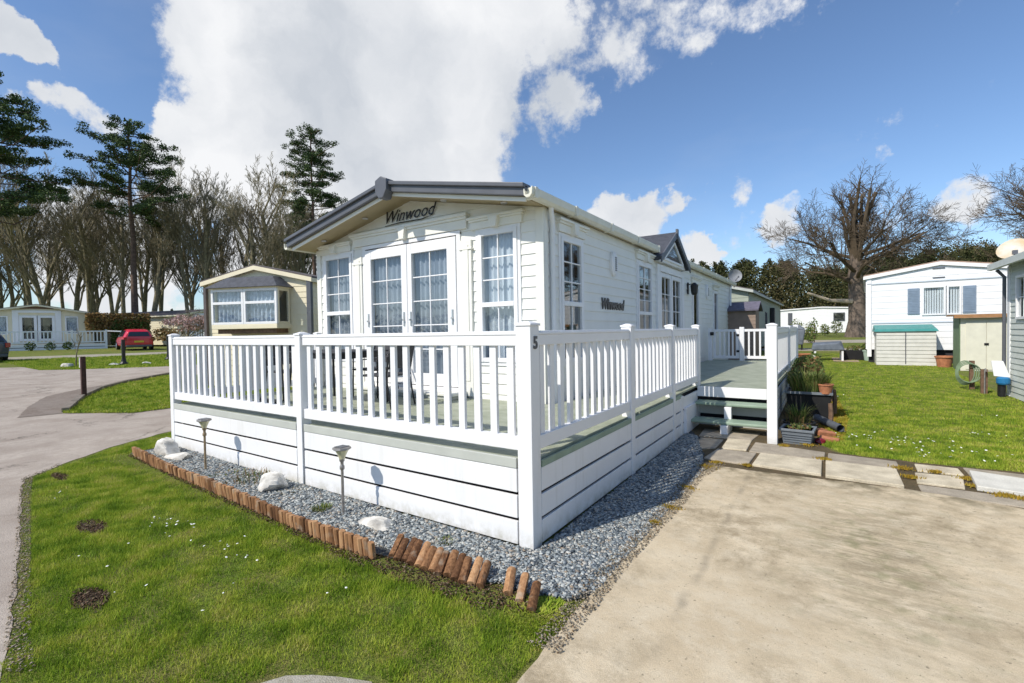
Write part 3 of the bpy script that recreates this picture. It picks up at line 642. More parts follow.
# paving slabs
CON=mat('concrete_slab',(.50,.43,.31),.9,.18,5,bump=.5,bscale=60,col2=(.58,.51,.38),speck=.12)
COND=mat('grey_shaded_slab',(.36,.31,.24),.9,.22,6,bump=.5,bscale=60,speck=.12)  # darker copy: grey slabs, and shade put into the colour of shadowed ones
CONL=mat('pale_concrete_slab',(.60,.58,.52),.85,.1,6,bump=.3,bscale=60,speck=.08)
def slab(q,z,m,label,tilt=0.,t=.05):
    cx=sum(p[0] for p in q)/4; cy=sum(p[1] for p in q)/4; g=H(cx,cy)
    mb=MB((cx,cy,g)); tp=[(x,y,g+z+(tilt*(y-cy))) for x,y in q]; mb.hexa([(a,b,c-t) for a,b,c in tp],tp)
    o=mb.build('paving_slab',m,None,bevel=.008); o.location=(cx,cy,g); tag(o,label,'paving slab','paving slabs between the driveway and the lawn')
slab([(.52,3.10),(1.01,3.04),(1.03,3.63),(.58,3.64)],.022,COND,'paving slab painted a shadowed grey nearest the gravel, left end of the front slab row')
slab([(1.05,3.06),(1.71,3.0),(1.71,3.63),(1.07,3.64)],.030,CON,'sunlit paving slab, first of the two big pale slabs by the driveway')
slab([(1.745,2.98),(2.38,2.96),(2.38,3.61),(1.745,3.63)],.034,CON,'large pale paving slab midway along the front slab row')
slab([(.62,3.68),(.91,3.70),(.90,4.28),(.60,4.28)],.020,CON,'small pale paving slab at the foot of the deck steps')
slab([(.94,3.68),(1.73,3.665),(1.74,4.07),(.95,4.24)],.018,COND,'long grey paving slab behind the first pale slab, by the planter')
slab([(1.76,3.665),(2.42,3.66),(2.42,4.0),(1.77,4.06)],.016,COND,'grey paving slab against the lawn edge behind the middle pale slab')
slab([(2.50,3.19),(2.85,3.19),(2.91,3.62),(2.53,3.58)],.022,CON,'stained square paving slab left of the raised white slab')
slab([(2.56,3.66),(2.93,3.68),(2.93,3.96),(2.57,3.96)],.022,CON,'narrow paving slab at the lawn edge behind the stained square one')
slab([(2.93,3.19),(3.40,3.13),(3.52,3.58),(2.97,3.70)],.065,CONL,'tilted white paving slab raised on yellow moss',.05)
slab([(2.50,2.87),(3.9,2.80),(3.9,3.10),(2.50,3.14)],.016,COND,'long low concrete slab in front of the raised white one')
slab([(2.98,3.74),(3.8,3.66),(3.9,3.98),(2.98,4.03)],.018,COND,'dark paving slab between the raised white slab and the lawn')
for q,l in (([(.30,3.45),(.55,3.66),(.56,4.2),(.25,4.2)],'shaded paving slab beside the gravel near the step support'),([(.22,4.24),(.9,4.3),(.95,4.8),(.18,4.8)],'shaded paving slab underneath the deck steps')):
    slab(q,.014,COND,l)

# kerb stones by the junction post
KM=mat('old_kerb',(.20,.17,.14),.9,.3,9,bump=.6,bscale=40)
mb=MB()
pts=[(-10.75,-.05),(-12.87,.73),(-14.35,1.47),(-15.6,2.43),(-17.06,4.08)]
for a,b in zip(pts[:-1],pts[1:]):
    n=max(1,int(math.dist(a,b)/.9))
    for k in range(n):
        p=[a[i]+(b[i]-a[i])*(k+.03)/n for i in (0,1)]; q=[a[i]+(b[i]-a[i])*(k+.97)/n for i in (0,1)]
        mb.bar((*p,H(*p)+.02),(*q,H(*q)+.02),.13,.15)
mb.build('kerb',KM,None,bevel=.01)['kind']='structure'

# ------------------------------------------------------------------ main mobile home
HX0,HX1,HY0,HY1=-6.08,-1.29,2.45,16.7
EZ,AZ_,AX=3.20,3.72,-3.65
home=thing('mobile_home','large cream clad mobile home with dark grey roof edge behind the white veranda','mobile home',(-3.66,9,0.3))
ho=Vector(home.location)
FM=frame_M((0,HY0,0),(1,0,0),(0,-1,0)); SMt=frame_M((HX1,0,0),(0,1,0),(1,0,0))
doorO=(-4.72,-2.73,.78,3.02); wRo=(-2.32,-1.67,1.18,3.0); wLo=(-5.86,-5.09,1.18,3.0)
mb=MB(ho,FM); clad(mb,HX0,HX1,.3,EZ,[doorO,wRo,wLo],gable=(AX,AZ_-.05)); wf=mb.build('wall',M_clad,home,norm=False); wf['label']='front gable wall of the home'
so1=(2.90,3.58,1.15,2.90); so2=(6.05,6.92,1.15,2.90); so3=(7.48,9.28,.78,2.84); so4=(10.5,11.25,.85,2.78); so5=(13.35,14.0,1.5,2.78)
mb=MB(ho,SMt); clad(mb,HY0,HY1,.3,EZ+.05,[so1,so2,so3,so4,so5]); wsd=mb.build('wall',M_clad,home,norm=False); wsd['label']='long side wall of the home, in shade'
mb=MB(ho); mb.box(HX0,HX0+.06,HY0+.02,HY1,.3,EZ); mb.box(HX0+.06,HX1-.02,HY1-.06,HY1,.3,EZ); mb.prism([(HX0,HY1-.06,EZ),(HX1,HY1-.06,EZ),(AX,HY1-.06,AZ_-.1)],(0,.06,0)); mb.build('wall',M_clad,home)
mb=MB(ho); mb.box(HX0+.1,HX1-.2,HY0+.3,HY1-.1,.60,.66); mb.box(HX0+.1,HX1-.15,HY0+3.2,HY0+3.28,.66,3.2); mb.box(HX0+.1,HX1-.1,HY0+.12,HY1-.1,3.25,3.27); mb.build('interior',M_int,home)
# corner trims
for bb in ((HX1-.10,HX1+.022,HY0-.022,HY0,.3,EZ-.0),(HX1+.002,HX1+.024,HY0+.002,HY0+.09,.3,EZ-.0),(HX0-.02,HX0+.1,HY0-.022,HY0,.3,EZ-.05),(HX1,HX1+.024,HY1-.1,HY1,.3,EZ)):
    mb=MB(ho); mb.box(*bb); mb.build('corner_trim',M_cream,home,bevel=.004)
# roof
RY0,RY1=1.95,16.95; XL,XR=-6.20,-1.22
ZL,ZR=3.19,3.25; RT=.07; ZA=3.73
mb=MB(ho)
mb.hexa([(XL,RY0+.02,ZL),(AX,RY0+.02,ZA),(AX,RY1,ZA),(XL,RY1,ZL)],[(XL,RY0+.02,ZL+RT),(AX,RY0+.02,ZA+RT),(AX,RY1,ZA+RT),(XL,RY1,ZL+RT)])
mb.hexa([(AX,RY0+.02,ZA),(XR,RY0+.02,ZR),(XR,RY1,ZR),(AX,RY1,ZA)],[(AX,RY0+.02,ZA+RT),(XR,RY0+.02,ZR+RT),(XR,RY1,ZR+RT),(AX,RY1,ZA+RT)])
roof=mb.build('roof',M_tile,home)
# soffit: sloping cream lining below the roof at the front overhang and along the sides
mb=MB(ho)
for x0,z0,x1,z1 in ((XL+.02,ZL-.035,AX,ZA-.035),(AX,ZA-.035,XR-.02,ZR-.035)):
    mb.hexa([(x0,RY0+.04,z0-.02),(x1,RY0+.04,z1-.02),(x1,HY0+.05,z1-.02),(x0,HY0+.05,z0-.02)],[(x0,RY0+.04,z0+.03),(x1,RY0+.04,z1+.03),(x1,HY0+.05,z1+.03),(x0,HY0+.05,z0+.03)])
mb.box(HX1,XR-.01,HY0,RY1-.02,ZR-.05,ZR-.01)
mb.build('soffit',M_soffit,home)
# barge boards in two steps
def barge(x0,z0,x1,z1,y,t,h,up):
    m_=MB(ho); m_.hexa([(x0,y,z0+up),(x1,y,z1+up),(x1,y+t,z1+up),(x0,y+t,z0+up)],[(x0,y,z0+up+h),(x1,y,z1+up+h),(x1,y+t,z1+up+h),(x0,y+t,z0+up+h)]); return m_
m_=barge(XL-.02,ZL,AX,ZA,RY0-.03,.06,.13,-.035); m_.hexa(*[[(p[0],p[1],p[2]) for p in q] for q in ([(XL-.04,RY0-.07,ZL+.06),(AX,RY0-.07,ZA+.06),(AX,RY0+.10,ZA+.06),(XL-.04,RY0+.10,ZL+.06)],[(XL-.04,RY0-.07,ZL+.115),(AX,RY0-.07,ZA+.115),(AX,RY0+.10,ZA+.115),(XL-.04,RY0+.10,ZL+.115)])]); m_.build('barge_board',M_dkgrey,home,bevel=.01)
m_=barge(AX,ZA,XR,ZR,RY0-.03,.06,.13,-.035); m_.hexa([(AX,RY0-.07,ZA+.06),(XR,RY0-.07,ZR+.06),(XR,RY0+.10,ZR+.06),(AX,RY0+.10,ZA+.06)],[(AX,RY0-.07,ZA+.115),(XR,RY0-.07,ZR+.115),(XR,RY0+.10,ZR+.115),(AX,RY0+.10,ZA+.115)]); m_.build('barge_board',M_dkgrey,home,bevel=.01)
mb=MB(ho); mb.prism([(AX-.12,RY0-.11,ZA+.12),(AX-.12,RY0-.11,ZA-.04),(AX-.05,RY0-.11,ZA-.15),(AX+.05,RY0-.11,ZA-.15),(AX+.12,RY0-.11,ZA-.04),(AX+.12,RY0-.11,ZA+.12),(AX,RY0-.11,ZA+.17)],(0,.16,0)); mb.build('finial',M_dkgrey,home,bevel=.012)
# cream inner fascia strip below barge
m_=barge(XL+.05,ZL,AX,ZA,RY0+.035,.02,.05,-.085); m_.hexa([(AX,RY0+.035,ZA-.085),(XR-.03,RY0+.035,ZR-.085),(XR-.03,RY0+.055,ZR-.085),(AX,RY0+.055,ZA-.085)],[(AX,RY0+.035,ZA-.035),(XR-.03,RY0+.035,ZR-.035),(XR-.03,RY0+.055,ZR-.035),(AX,RY0+.055,ZA-.035)]); m_.build('inner_fascia',M_cream,home)
# gutters
mb=MB(ho)
for x,y0,y1,z in ((XR+.04,RY0-.04,7.0,ZR+.0),(XR+.04,9.35,RY1,ZR+.0),(XL-.06,RY0-.02,RY1,ZL)):
    pr=[(x-.06,y0,z+.05),(x-.055,y0,z-.03),(x-.02,y0,z-.065),(x+.03,y0,z-.065),(x+.06,y0,z-.03),(x+.07,y0,z+.06),(x+.05,y0,z+.06),(x+.04,y0,z-.02),(x-.03,y0,z-.03),(x-.045,y0,z+.05)]
    mb.prism(pr,(0,y1-y0,0))
gut=mb.build('gutter',M_gutter,home,bevel=.006)
for y in (2.0,3.1,4.4,5.7,6.95,9.6,11.2,13.,15.):
    mb=MB(ho); mb.box(XR-.03,XR+.122,y-.03,y+.03,ZR-.068,ZR+.066); mb.build('gutter_bracket',M_gutter,home,bevel=.006)
mb=MB(ho); mb.tube([(XR+.03,2.50,ZR-.03),(XR+.02,2.52,ZR-.10),(HX1+.06,2.60,3.04),(HX1+.05,2.62,2.95),(HX1+.05,2.62,.35)],.034,10); mb.build('downpipe',M_white,home,smooth=True)
mb=MB(ho); mb.tube([(XR+.03,16.3,ZR-.03),(HX1+.06,16.3,3.05),(HX1+.06,16.3,.35)],.034,10); mb.build('downpipe',M_white,home,smooth=True)
# downlights in the soffit
for x in (-5.6,-4.5,-2.8,-1.75):
    zz=(ZL+(ZA-ZL)*(x-XL)/(AX-XL) if x<AX else ZA+(ZR-ZA)*(x-AX)/(XR-AX))-.066
    mb=MB(ho); mb.lathe((x,2.25,zz),[(.045,-.012),(.05,0),(.03,.004)],12); mb.build('downlight',M_silver,home)
# french doors
for k,(a,b) in enumerate(((-4.72,-3.735),(-3.725,-2.73))):
    ga,gb=((-4.58,-3.86),(-3.63,-2.90))[k]
    f=MB(ho,FM); f.box(a,ga,-.03,.045,.80,3.0); f.box(gb,b,-.03,.045,.80,3.0); f.box(ga,gb,-.03,.043,.80,.98); f.box(ga,gb,-.03,.043,2.84,3.0)
    f.box((ga+gb)/2-.009,(ga+gb)/2+.009,.0,.022,.98,2.84)
    for j in range(1,5): z=.98+1.86*j/5; f.box(ga,gb,.001,.0205,z-.009,z+.009)
    d=f.build('door',M_white,home,bevel=.005)
    p=MB(ho,FM); p.add([(ga,.005,.98),(gb,.005,.98),(gb,.005,2.84),(ga,.005,2.84)],[(0,1,2,3)]); p.build('pane',M_glass,d,norm=False)
    curtain(ga-.05,gb+.05,.9,2.9,-.08,FM,ho,M_lace,d,amp=.025,wl=.105,seed=k+3)
    hx=(a+.07,b-.07)[k]; hd=MB(ho,FM)
    for hxx in (a+.07,b-.07):
        hd.box(hxx-.014,hxx+.014,.045,.055,1.72,1.94); hd.box(hxx-.010,hxx+.010,.055,.085,1.80,1.825)
    hd.build('handle',M_silver,d)
# door frame, pilasters and cornice
mb=MB(ho,FM); mb.box(-4.80,-4.725,0,.03,.72,3.06); mb.box(-2.725,-2.65,0,.03,.72,3.06); mb.box(-4.80,-2.65,0,.032,3.02,3.08); mb.box(-4.80,-2.65,0,.05,.70,.79); mb.build('door_frame',M_white,home,bevel=.004)
mb=MB(ho,FM)
for a,b in ((-5.02,-4.81),(-2.64,-2.44)):
    mb=MB(ho,FM); mb.box(a,b,0,.045,.68,2.92); mb.box(a+.05,b-.05,.045,.055,.9,2.85); mb.box(a-.02,b+.02,0,.06,2.78,2.81); mb.build('pilaster',M_cream,home,bevel=.004)
def cornice(a,b,z0,z1,M,key=True,name='cornice'):
    mb=MB(ho,M); h=z1-z0
    mb.box(a,b,0,.05,z0,z0+h*.62); mb.box(a-.02,b+.02,0,.075,z0+h*.62,z0+h*.80); mb.box(a-.04,b+.04,0,.10,z0+h*.80,z1)
    if key:
        c=(a+b)/2; mb.prism([(c-.05,0,z0-.01),(c+.05,0,z0-.01),(c+.08,0,z1-.03),(c-.08,0,z1-.03)],(0,.115,0))
    return mb.build(name,M_cream,home,bevel=.006)
cornice(-5.03,-2.52,3.085,3.30,FM)
mb=MB(ho,FM)
for i in range(52): x=-4.98+i*.047; mb.box(x,x+.02,.05,.062,3.222,3.252)
mb.build('dentil_strip',M_cream,home)
cornice(-2.44,-1.58,3.045,3.21,FM); cornice(-5.95,-5.10,3.045,3.21,FM)
window(home,ho,FM,*wRo,nx=2,nz=[2,3],splits=(1.98,),cm=M_net,seed=1,surround=.05)
window(home,ho,FM,*wLo,nx=2,nz=[2,3],splits=(1.98,),cm=M_lace,seed=2,surround=.05)
# side openings
window(home,ho,SMt,*so1,nx=2,nz=[2,3],splits=(1.98,),cm=M_lace,gap=.45,seed=5,gm=M_glassd,surround=.05)
window(home,ho,SMt,*so2,nx=2,nz=[2,4],splits=(1.92,),cm=M_net,gap=.5,seed=6,gm=M_glassd,surround=.05)
for (a,b) in ((7.50,8.36),(8.40,9.26)):
    d=window(home,ho,SMt,a,b,.80,2.84,nx=2,nz=5,fw=.09,gm=M_glassd,name='door',cm=None)
window(home,ho,SMt,*so4,nx=1,nz=1,gm=M_glassd,fw=.08,name='door')
window(home,ho,SMt,*so5,nx=1,nz=1,gm=M_glassd,surround=.04)
cornice(2.82,3.66,2.955,3.13,SMt); cornice(5.97,7.0,2.955,3.13,SMt); cornice(10.4,11.35,2.83,3.0,SMt,False); cornice(13.25,14.1,2.83,3.0,SMt,False)
mb=MB(ho,SMt); mb.box(7.26,7.46,0,.05,.6,3.0); mb.box(9.30,9.50,0,.05,.6,3.0); mb.box(7.46,9.30,0,.055,2.86,3.0); mb.build('door_frame',M_white,home,bevel=.005)
# side porch gable with triangular window
PX=-1.16; pk=(8.2,3.74); e0,e1=6.98,9.42; ez=3.10
mb=MB(ho); mb.prism([(PX,e0+.12,ez-.06),(PX,e1-.12,ez-.06),(PX,pk[0],pk[1]-.03)],(-.10,0,0)); gb=mb.build('gable',M_white,home)
mb=MB(ho); mb.prism([(PX+.012,7.50,3.14),(PX+.012,8.90,3.14),(PX+.012,pk[0],3.52)],(-.010,0,0)); mb.build('pane',M_glassd,gb)
mb=MB(ho); mb.prism([(PX+.004,7.52,3.15),(PX+.004,8.88,3.15),(PX+.004,pk[0],3.51)],(-.003,0,0)); mb.build('blind',M_lace,gb)
mb=MB(ho); mb.bar((PX+.01,7.42,3.11),(PX+.01,8.98,3.11),.05,.05); mb.bar((PX+.012,7.42,3.12),(PX+.012,8.2,3.55),.05,.05); mb.bar((PX+.014,8.98,3.12),(PX+.014,8.2,3.55),.05,.05); mb.build('gable_frame',M_white,gb,bevel=.004)
mb=MB(ho)
for ye in (e0,e1):
    mb.hexa([(PX+.07,ye,ez-.06),(PX+.07,pk[0],pk[1]),(-3.0,pk[0],pk[1]),(-1.35,ye,ez-.06)],[(PX+.07,ye,ez-.0),(PX+.07,pk[0],pk[1]+.06),(-3.0,pk[0],pk[1]+.06),(-1.35,ye,ez-.0)])
mb.build('porch_roof',M_tile,home)
for ye in (e0-.02,e1+.02):
    mb=MB(ho); mb.hexa([(PX+.072,ye,ez-.12),(PX+.072,pk[0],pk[1]-.07),(PX+.10,pk[0],pk[1]-.07),(PX+.10,ye,ez-.12)],[(PX+.072,ye,ez+.01),(PX+.072,pk[0],pk[1]+.07),(PX+.10,pk[0],pk[1]+.07),(PX+.10,ye,ez+.01)]); mb.build('barge_board',M_dkgrey,home)
mb=MB(ho); mb.box(PX+.07,PX+.115,pk[0]-.05,pk[0]+.05,pk[1]-.10,pk[1]+.12); mb.build('finial',M_dkgrey,home)
# oval wall vents
for yc,zc,sc in ((4.80,2.72,.85),(12.3,2.70,.85)):
    mb=MB(ho); vs=[]
    def oval(a,b,x): return [(HX1+x,yc+a*math.cos(t)*sc,zc+b*math.sin(t)*sc) for t in [k*math.pi/10 for k in range(20)]]
    o0,o1,o2=oval(.14,.25,.005),oval(.14,.25,.05),oval(.10,.21,.075)
    mb.add(o0+o1+o2,[(i,(i+1)%20,20+(i+1)%20,20+i) for i in range(20)]+[(20+i,20+(i+1)%20,40+(i+1)%20,40+i) for i in range(20)]+[tuple(range(40,60))])
    vt=mb.build('wall_vent',M_white,home); mb=MB(ho)
    for j in range(7): mb.box(HX1+.074,HX1+.082,yc-.035,yc+.035,zc-.12+j*.035,zc-.10+j*.035)
    mb.build('grille',M_dkgrey,vt)
# wall lantern by the back door
mb=MB(ho); mb.box(HX1+.0,HX1+.04,9.95,10.05,2.50,2.80); mb.bar((HX1+.04,10.,2.75),(HX1+.18,10.,2.77),.02); mb.lathe((HX1+.18,10.,2.47),[(.05,0),(.08,.05),(.10,.25),(.03,.32)],8); mb.build('wall_lantern',M_black,home)
# name lettering
text_obj('name_lettering','Winwood',.27,M_sign,Matrix.Translation(Vector((-3.70,HY0-.035,3.385))-ho)@Matrix.Rotation(math.pi/2,4,'X'),home,.004,.45,.0)
mb=MB(ho,FM); mb.tube([(-4.22,.03,3.345),(-3.9,.03,3.36),(-3.4,.03,3.35),(-3.18,.03,3.38)],[.004,.008,.008,.003],6); mb.build('name_flourish',M_sign,home)
text_obj('name_lettering','Winwood',.25,M_sign,Matrix.Translation(Vector((HX1+.02,4.78,1.95))-ho)@Matrix.Rotation(math.pi/2,4,'Z')@Matrix.Rotation(math.pi/2,4,'X'),home,.006,.25,.008)
# dish on the rear roof corner
mb=MB(ho)
def dish(mb,c,r,dirv,depth=.12):
    d=Vector(dirv).normalized(); u=d.orthogonal().normalized(); w=d.cross(u); vs=[Vector(c)]; fs=[]
    for i in range(1,5):
        rr=r*i/4
        for k in range(20): a=k*math.pi/10; vs.append(Vector(c)+u*rr*math.cos(a)+w*rr*math.sin(a)*.92+d*depth*(i/4)**2)
    for k in range(20): fs.append((0,1+k,1+(k+1)%20))
    for i in range(3):
        for k in range(20): a=1+i*20; fs.append((a+k,a+20+k,a+20+(k+1)%20,a+(k+1)%20))
    mb.add(vs,fs)
sd=thing('satellite_dish','dark satellite dish on the rear roof corner of the big cream home','satellite dish',(-1.2,16.9,3.25))
mb=MB(); dish(mb,(0,0,.30),.27,(.5,-.8,.25)); mb.build('reflector',mat('grey_mesh_dish',(.22,.23,.25),.6,.15,8),sd,smooth=True,norm=False)
mb=MB(); mb.tube([(0,.05,-.1),(0,.05,.3)],.02,8); mb.tube([(0,0,.1),(.2,-.3,.25)],.012,6); mb.box(.18,.23,-.34,-.28,.22,.29); mb.build('arm',M_dkgrey,sd)
# step in front of the doors
st=thing('door_step','low cream step in front of the french doors','step',(-3.7,2.2,.66))
mb=MB(); mb.box(-1.15,1.15,-.12,.22,.05,.09); mb.build('tread',M_cream,st,bevel=.006); mb=MB(); mb.box(-1.12,1.12,-.09,.2,.0,.05); mb.build('riser',M_fascia,st)

# ------------------------------------------------------------------ deck
DZ=.655
deck=thing('veranda_deck','white railed veranda deck with sage green floor around the cream home','deck',(-3,1,0))
do=Vector(deck.location)
mb=MB(do)
def boards(mb,x0,x1,y0,y1,z,w=.142,gap=.005,t=.025,along='x'):
    if along=='x':
        y=y0
        while y<y1-.01: mb.box(x0,x1,y,min(y+w-gap,y1),z-t,z); y+=w
    else:
        x=x0
        while x<x1-.01: mb.box(x,min(x+w-gap,x1),y0,y1,z-t,z); x+=w
boards(mb,-6.0,-.04,.03,2.42,DZ); boards(mb,-1.17,-.04,2.45,12.4,DZ,along='x'); boards(mb,-.035,1.08,5.22,12.4,DZ)
mb.build('floor',M_deck,deck)
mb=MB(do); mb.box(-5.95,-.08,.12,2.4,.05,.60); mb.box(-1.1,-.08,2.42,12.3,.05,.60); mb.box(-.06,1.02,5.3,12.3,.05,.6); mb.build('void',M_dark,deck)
mb=MB(do); mb.box(-5.93,-2.94,-.004,.02,.592,.668); mb.box(-2.80,-.14,-.004,.02,.592,.668); e=mb.build('edge_trim',M_fascia,deck,bevel=.004)
mb=MB(do); mb.box(-.02,.004,.13,4.2,.592,.64); mb.build('edge_trim',M_tread,deck)  # tread green stands for the floor's shadow, shade put into the colour
# skirting planks
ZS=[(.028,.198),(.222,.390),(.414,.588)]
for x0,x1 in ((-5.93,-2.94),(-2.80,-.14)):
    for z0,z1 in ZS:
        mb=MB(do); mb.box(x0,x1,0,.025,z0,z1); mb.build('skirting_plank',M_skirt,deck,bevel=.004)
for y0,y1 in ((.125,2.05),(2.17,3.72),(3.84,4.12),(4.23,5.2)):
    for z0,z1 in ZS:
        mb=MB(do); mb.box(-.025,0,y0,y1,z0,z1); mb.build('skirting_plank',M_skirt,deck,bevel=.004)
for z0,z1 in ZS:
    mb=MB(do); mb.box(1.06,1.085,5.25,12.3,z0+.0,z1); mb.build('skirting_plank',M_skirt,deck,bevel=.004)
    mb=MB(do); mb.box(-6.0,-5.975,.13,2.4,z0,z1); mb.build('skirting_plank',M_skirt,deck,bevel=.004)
# posts
def post(x0,x1,y0,y1,z0=0.,z1=1.64,name='post'):
    mb=MB(do); mb.box(x0,x1,y0,y1,z0,z1); p=mb.build(name,M_skirt,deck,bevel=.005)
    mb=MB(do); mb.box(x0-.008,x1+.008,y0-.008,y1+.008,z1,z1+.018)
    mb.hexa([(x0,y0,z1+.018),(x1,y0,z1+.018),(x1,y1,z1+.018),(x0,y1,z1+.018)],[(x0+.04,y0+.04,z1+.035),(x1-.04,y0+.04,z1+.035),(x1-.04,y1-.04,z1+.035),(x0+.04,y1-.04,z1+.035)])
    mb.build('post_cap',M_white,p,bevel=.003); return p
cp=post(-.125,.0,-.005,.12); post(-2.925,-2.83,-.005,.11,z1=1.60); post(-6.03,-5.93,-.005,.10,z1=1.62)
post(-.105,.008,2.055,2.165,z1=1.63); post(-.105,.008,3.725,3.835,z1=1.63); post(-.105,.008,5.28,5.39,z0=.64,z1=1.63); post(-.105,.008,4.12,4.23,z1=.60)
post(1.09,1.21,4.24,4.36,z1=1.62); post(1.0,1.11,5.22,5.33,z1=1.60); post(1.0,1.11,8.7,8.81,z1=1.60); post(1.0,1.11,11.9,12.01,z1=1.62)
post(-6.03,-5.93,2.28,2.38,z0=.6,z1=1.62)
text_obj('house_number','5',.125,M_sign5,Matrix.Translation(Vector((.0022,.062,1.475))-do)@Matrix.Rotation(math.pi/2,4,'Z')@Matrix.Rotation(math.pi/2,4,'X'),cp,.004,0,.004)
# railing panels
def panel(p0,p1,zt=(1.495,1.605),zb=(.725,.825),sp=.158,bw=.062,rt=.065,inset=0,bal_t=.03):
    """p0,p1 plan points; one panel = hand rail (the panel mesh), bottom rail and balusters as its sub-parts"""
    p0=Vector((*p0,0)); p1=Vector((*p1,0)); d=(p1-p0).normalized(); Lh=(p1-p0).length; n=Vector((-d.y,d.x,0))
    M=frame_M(p0,d,n)
    mb=MB(do,M); mb.box(0,Lh,-rt/2,rt/2,zt[0],zt[1]-.03); mb.box(0,Lh,-rt/2-.006,rt/2+.006,zt[1]-.03,zt[1]-.012); mb.box(0,Lh,-rt/2+.006,rt/2-.006,zt[1]-.012,zt[1])
    r=mb.build('railing_panel',M_white,deck,bevel=.004)
    mb=MB(do,M); mb.box(0,Lh,-rt/2,rt/2,zb[0],zb[1]); mb.build('bottom_rail',M_white,r,bevel=.004)
    k=max(2,round(Lh/sp)); s=Lh/k
    for i in range(k):
        x=(i+.5)*s; mb=MB(do,M); mb.box(x-bw/2,x+bw/2,-bal_t/2,bal_t/2,zb[1],zt[0]); mb.build('baluster',M_white,r,bevel=.003)
panel((-5.93,.045),(-2.93,.045)); panel((-2.81,.045),(-.125,.045))
panel((-.04,.12),(-.04,2.055)); panel((-.04,2.165),(-.04,3.725)); panel((-.04,3.835),(-.04,5.28))
panel((-5.98,.10),(-5.98,2.28),sp=.12)
panel((1.055,5.33),(1.055,8.7)); panel((1.055,8.81),(1.055,11.9))
# short sloping stair rail between the stair post and the landing post
mb=MB(do); mb.bar((1.15,4.36,1.50),(1.06,5.22,1.54),.06,.11); mb.bar((1.15,4.36,.55),(1.06,5.22,.78),.05,.10); 
for t in (.2,.4,.6,.8): x=1.15-.09*t; y=4.36+.86*t; mb.box(x-.03,x+.03,y-.015,y+.015,.60+.2*t,1.46)
mb.build('stair_rail',M_white,deck,bevel=.004)
# steps
stp=thing('deck_steps','two sage green treads on white supports leading up to the deck landing','steps',(.55,4.8,.02)); s0=Vector(stp.location)
mb=MB(do); mb.box(0.0,1.0,5.18,5.21,.50,.66); mb.build('landing_fascia',M_white,deck,bevel=.004)
for y,z in ((4.56,.225),(4.88,.45)):
    mb=MB(s0); mb.box(.02,1.08,y,y+.30,z-.045,z); mb.build('tread',M_tread,stp,bevel=.014)
for x in (.46,): 
    mb=MB(s0); mb.box(x,x+.10,4.50,4.60,.02,.175); mb.box(x+.02,x+.10,4.60,4.9,.02,.175); mb.box(x,x+.10,4.82,4.9,.175,.40); mb.build('support',M_white,stp,bevel=.004)
mb=MB(s0); mb.box(.02,1.06,5.12,5.14,.03,.18); mb.box(.02,1.06,5.12,5.14,.24,.4); mb.build('riser',M_fascia,stp)
mb=MB(s0); mb.box(.0,.04,4.3,5.2,.03,.43); mb.build('stringer',M_white,stp)

# gate across the landing
gate=thing('gate','low white picket gate with black hinges across the back of the deck','gate',(-.4,11.95,DZ)); g0=Vector(gate.location)
mb=MB(g0); mb.box(-1.02,-.33,11.93,11.97,1.49,1.56); mb.box(-1.02,-.33,11.93,11.97,.72,.80); mb.box(-1.02,-.95,11.93,11.97,.80,1.49); mb.box(-.42,-.33,11.93,11.97,.80,1.49); mb.build('frame',M_white,gate,bevel=.004)
for x in (-.84,-.72,-.60,-.50):
    mb=MB(g0); mb.box(x-.022,x+.022,11.935,11.965,.80,1.49); mb.build('picket',M_white,gate)
mb=MB(g0); mb.box(-.40,-.24,11.915,11.929,.90,.96); mb.box(-.40,-.24,11.915,11.929,1.36,1.42); mb.build('hinge',M_black,gate)
mb=MB(g0); mb.lathe((-1.05,11.9,1.44),[(.05,-.05),(.055,0),(.05,.05)],10); mb.build('latch',M_black,gate)
gf=thing('fence_panel','short fixed picket panel between the gate post and the right deck rail','fence',(.4,11.95,DZ)); g0=Vector(gf.location)
mb=MB(g0); mb.box(-.32,-.20,11.90,12.0,DZ,1.62); mb.build('post',M_white,gf,bevel=.005)
mb=MB(g0); mb.box(-.20,1.0,11.93,11.97,1.49,1.56); mb.box(-.20,1.0,11.93,11.97,.72,.80); mb.build('rail',M_white,gf)
for i in range(8):
    x=-.08+i*.14; mb=MB(g0); mb.box(x-.022,x+.022,11.935,11.965,.80,1.49); mb.build('picket',M_white,gf)
mb=MB(g0); mb.box(-1.16,-1.05,11.90,12.0,DZ,1.6); mb.build('post',M_white,gf,bevel=.005)

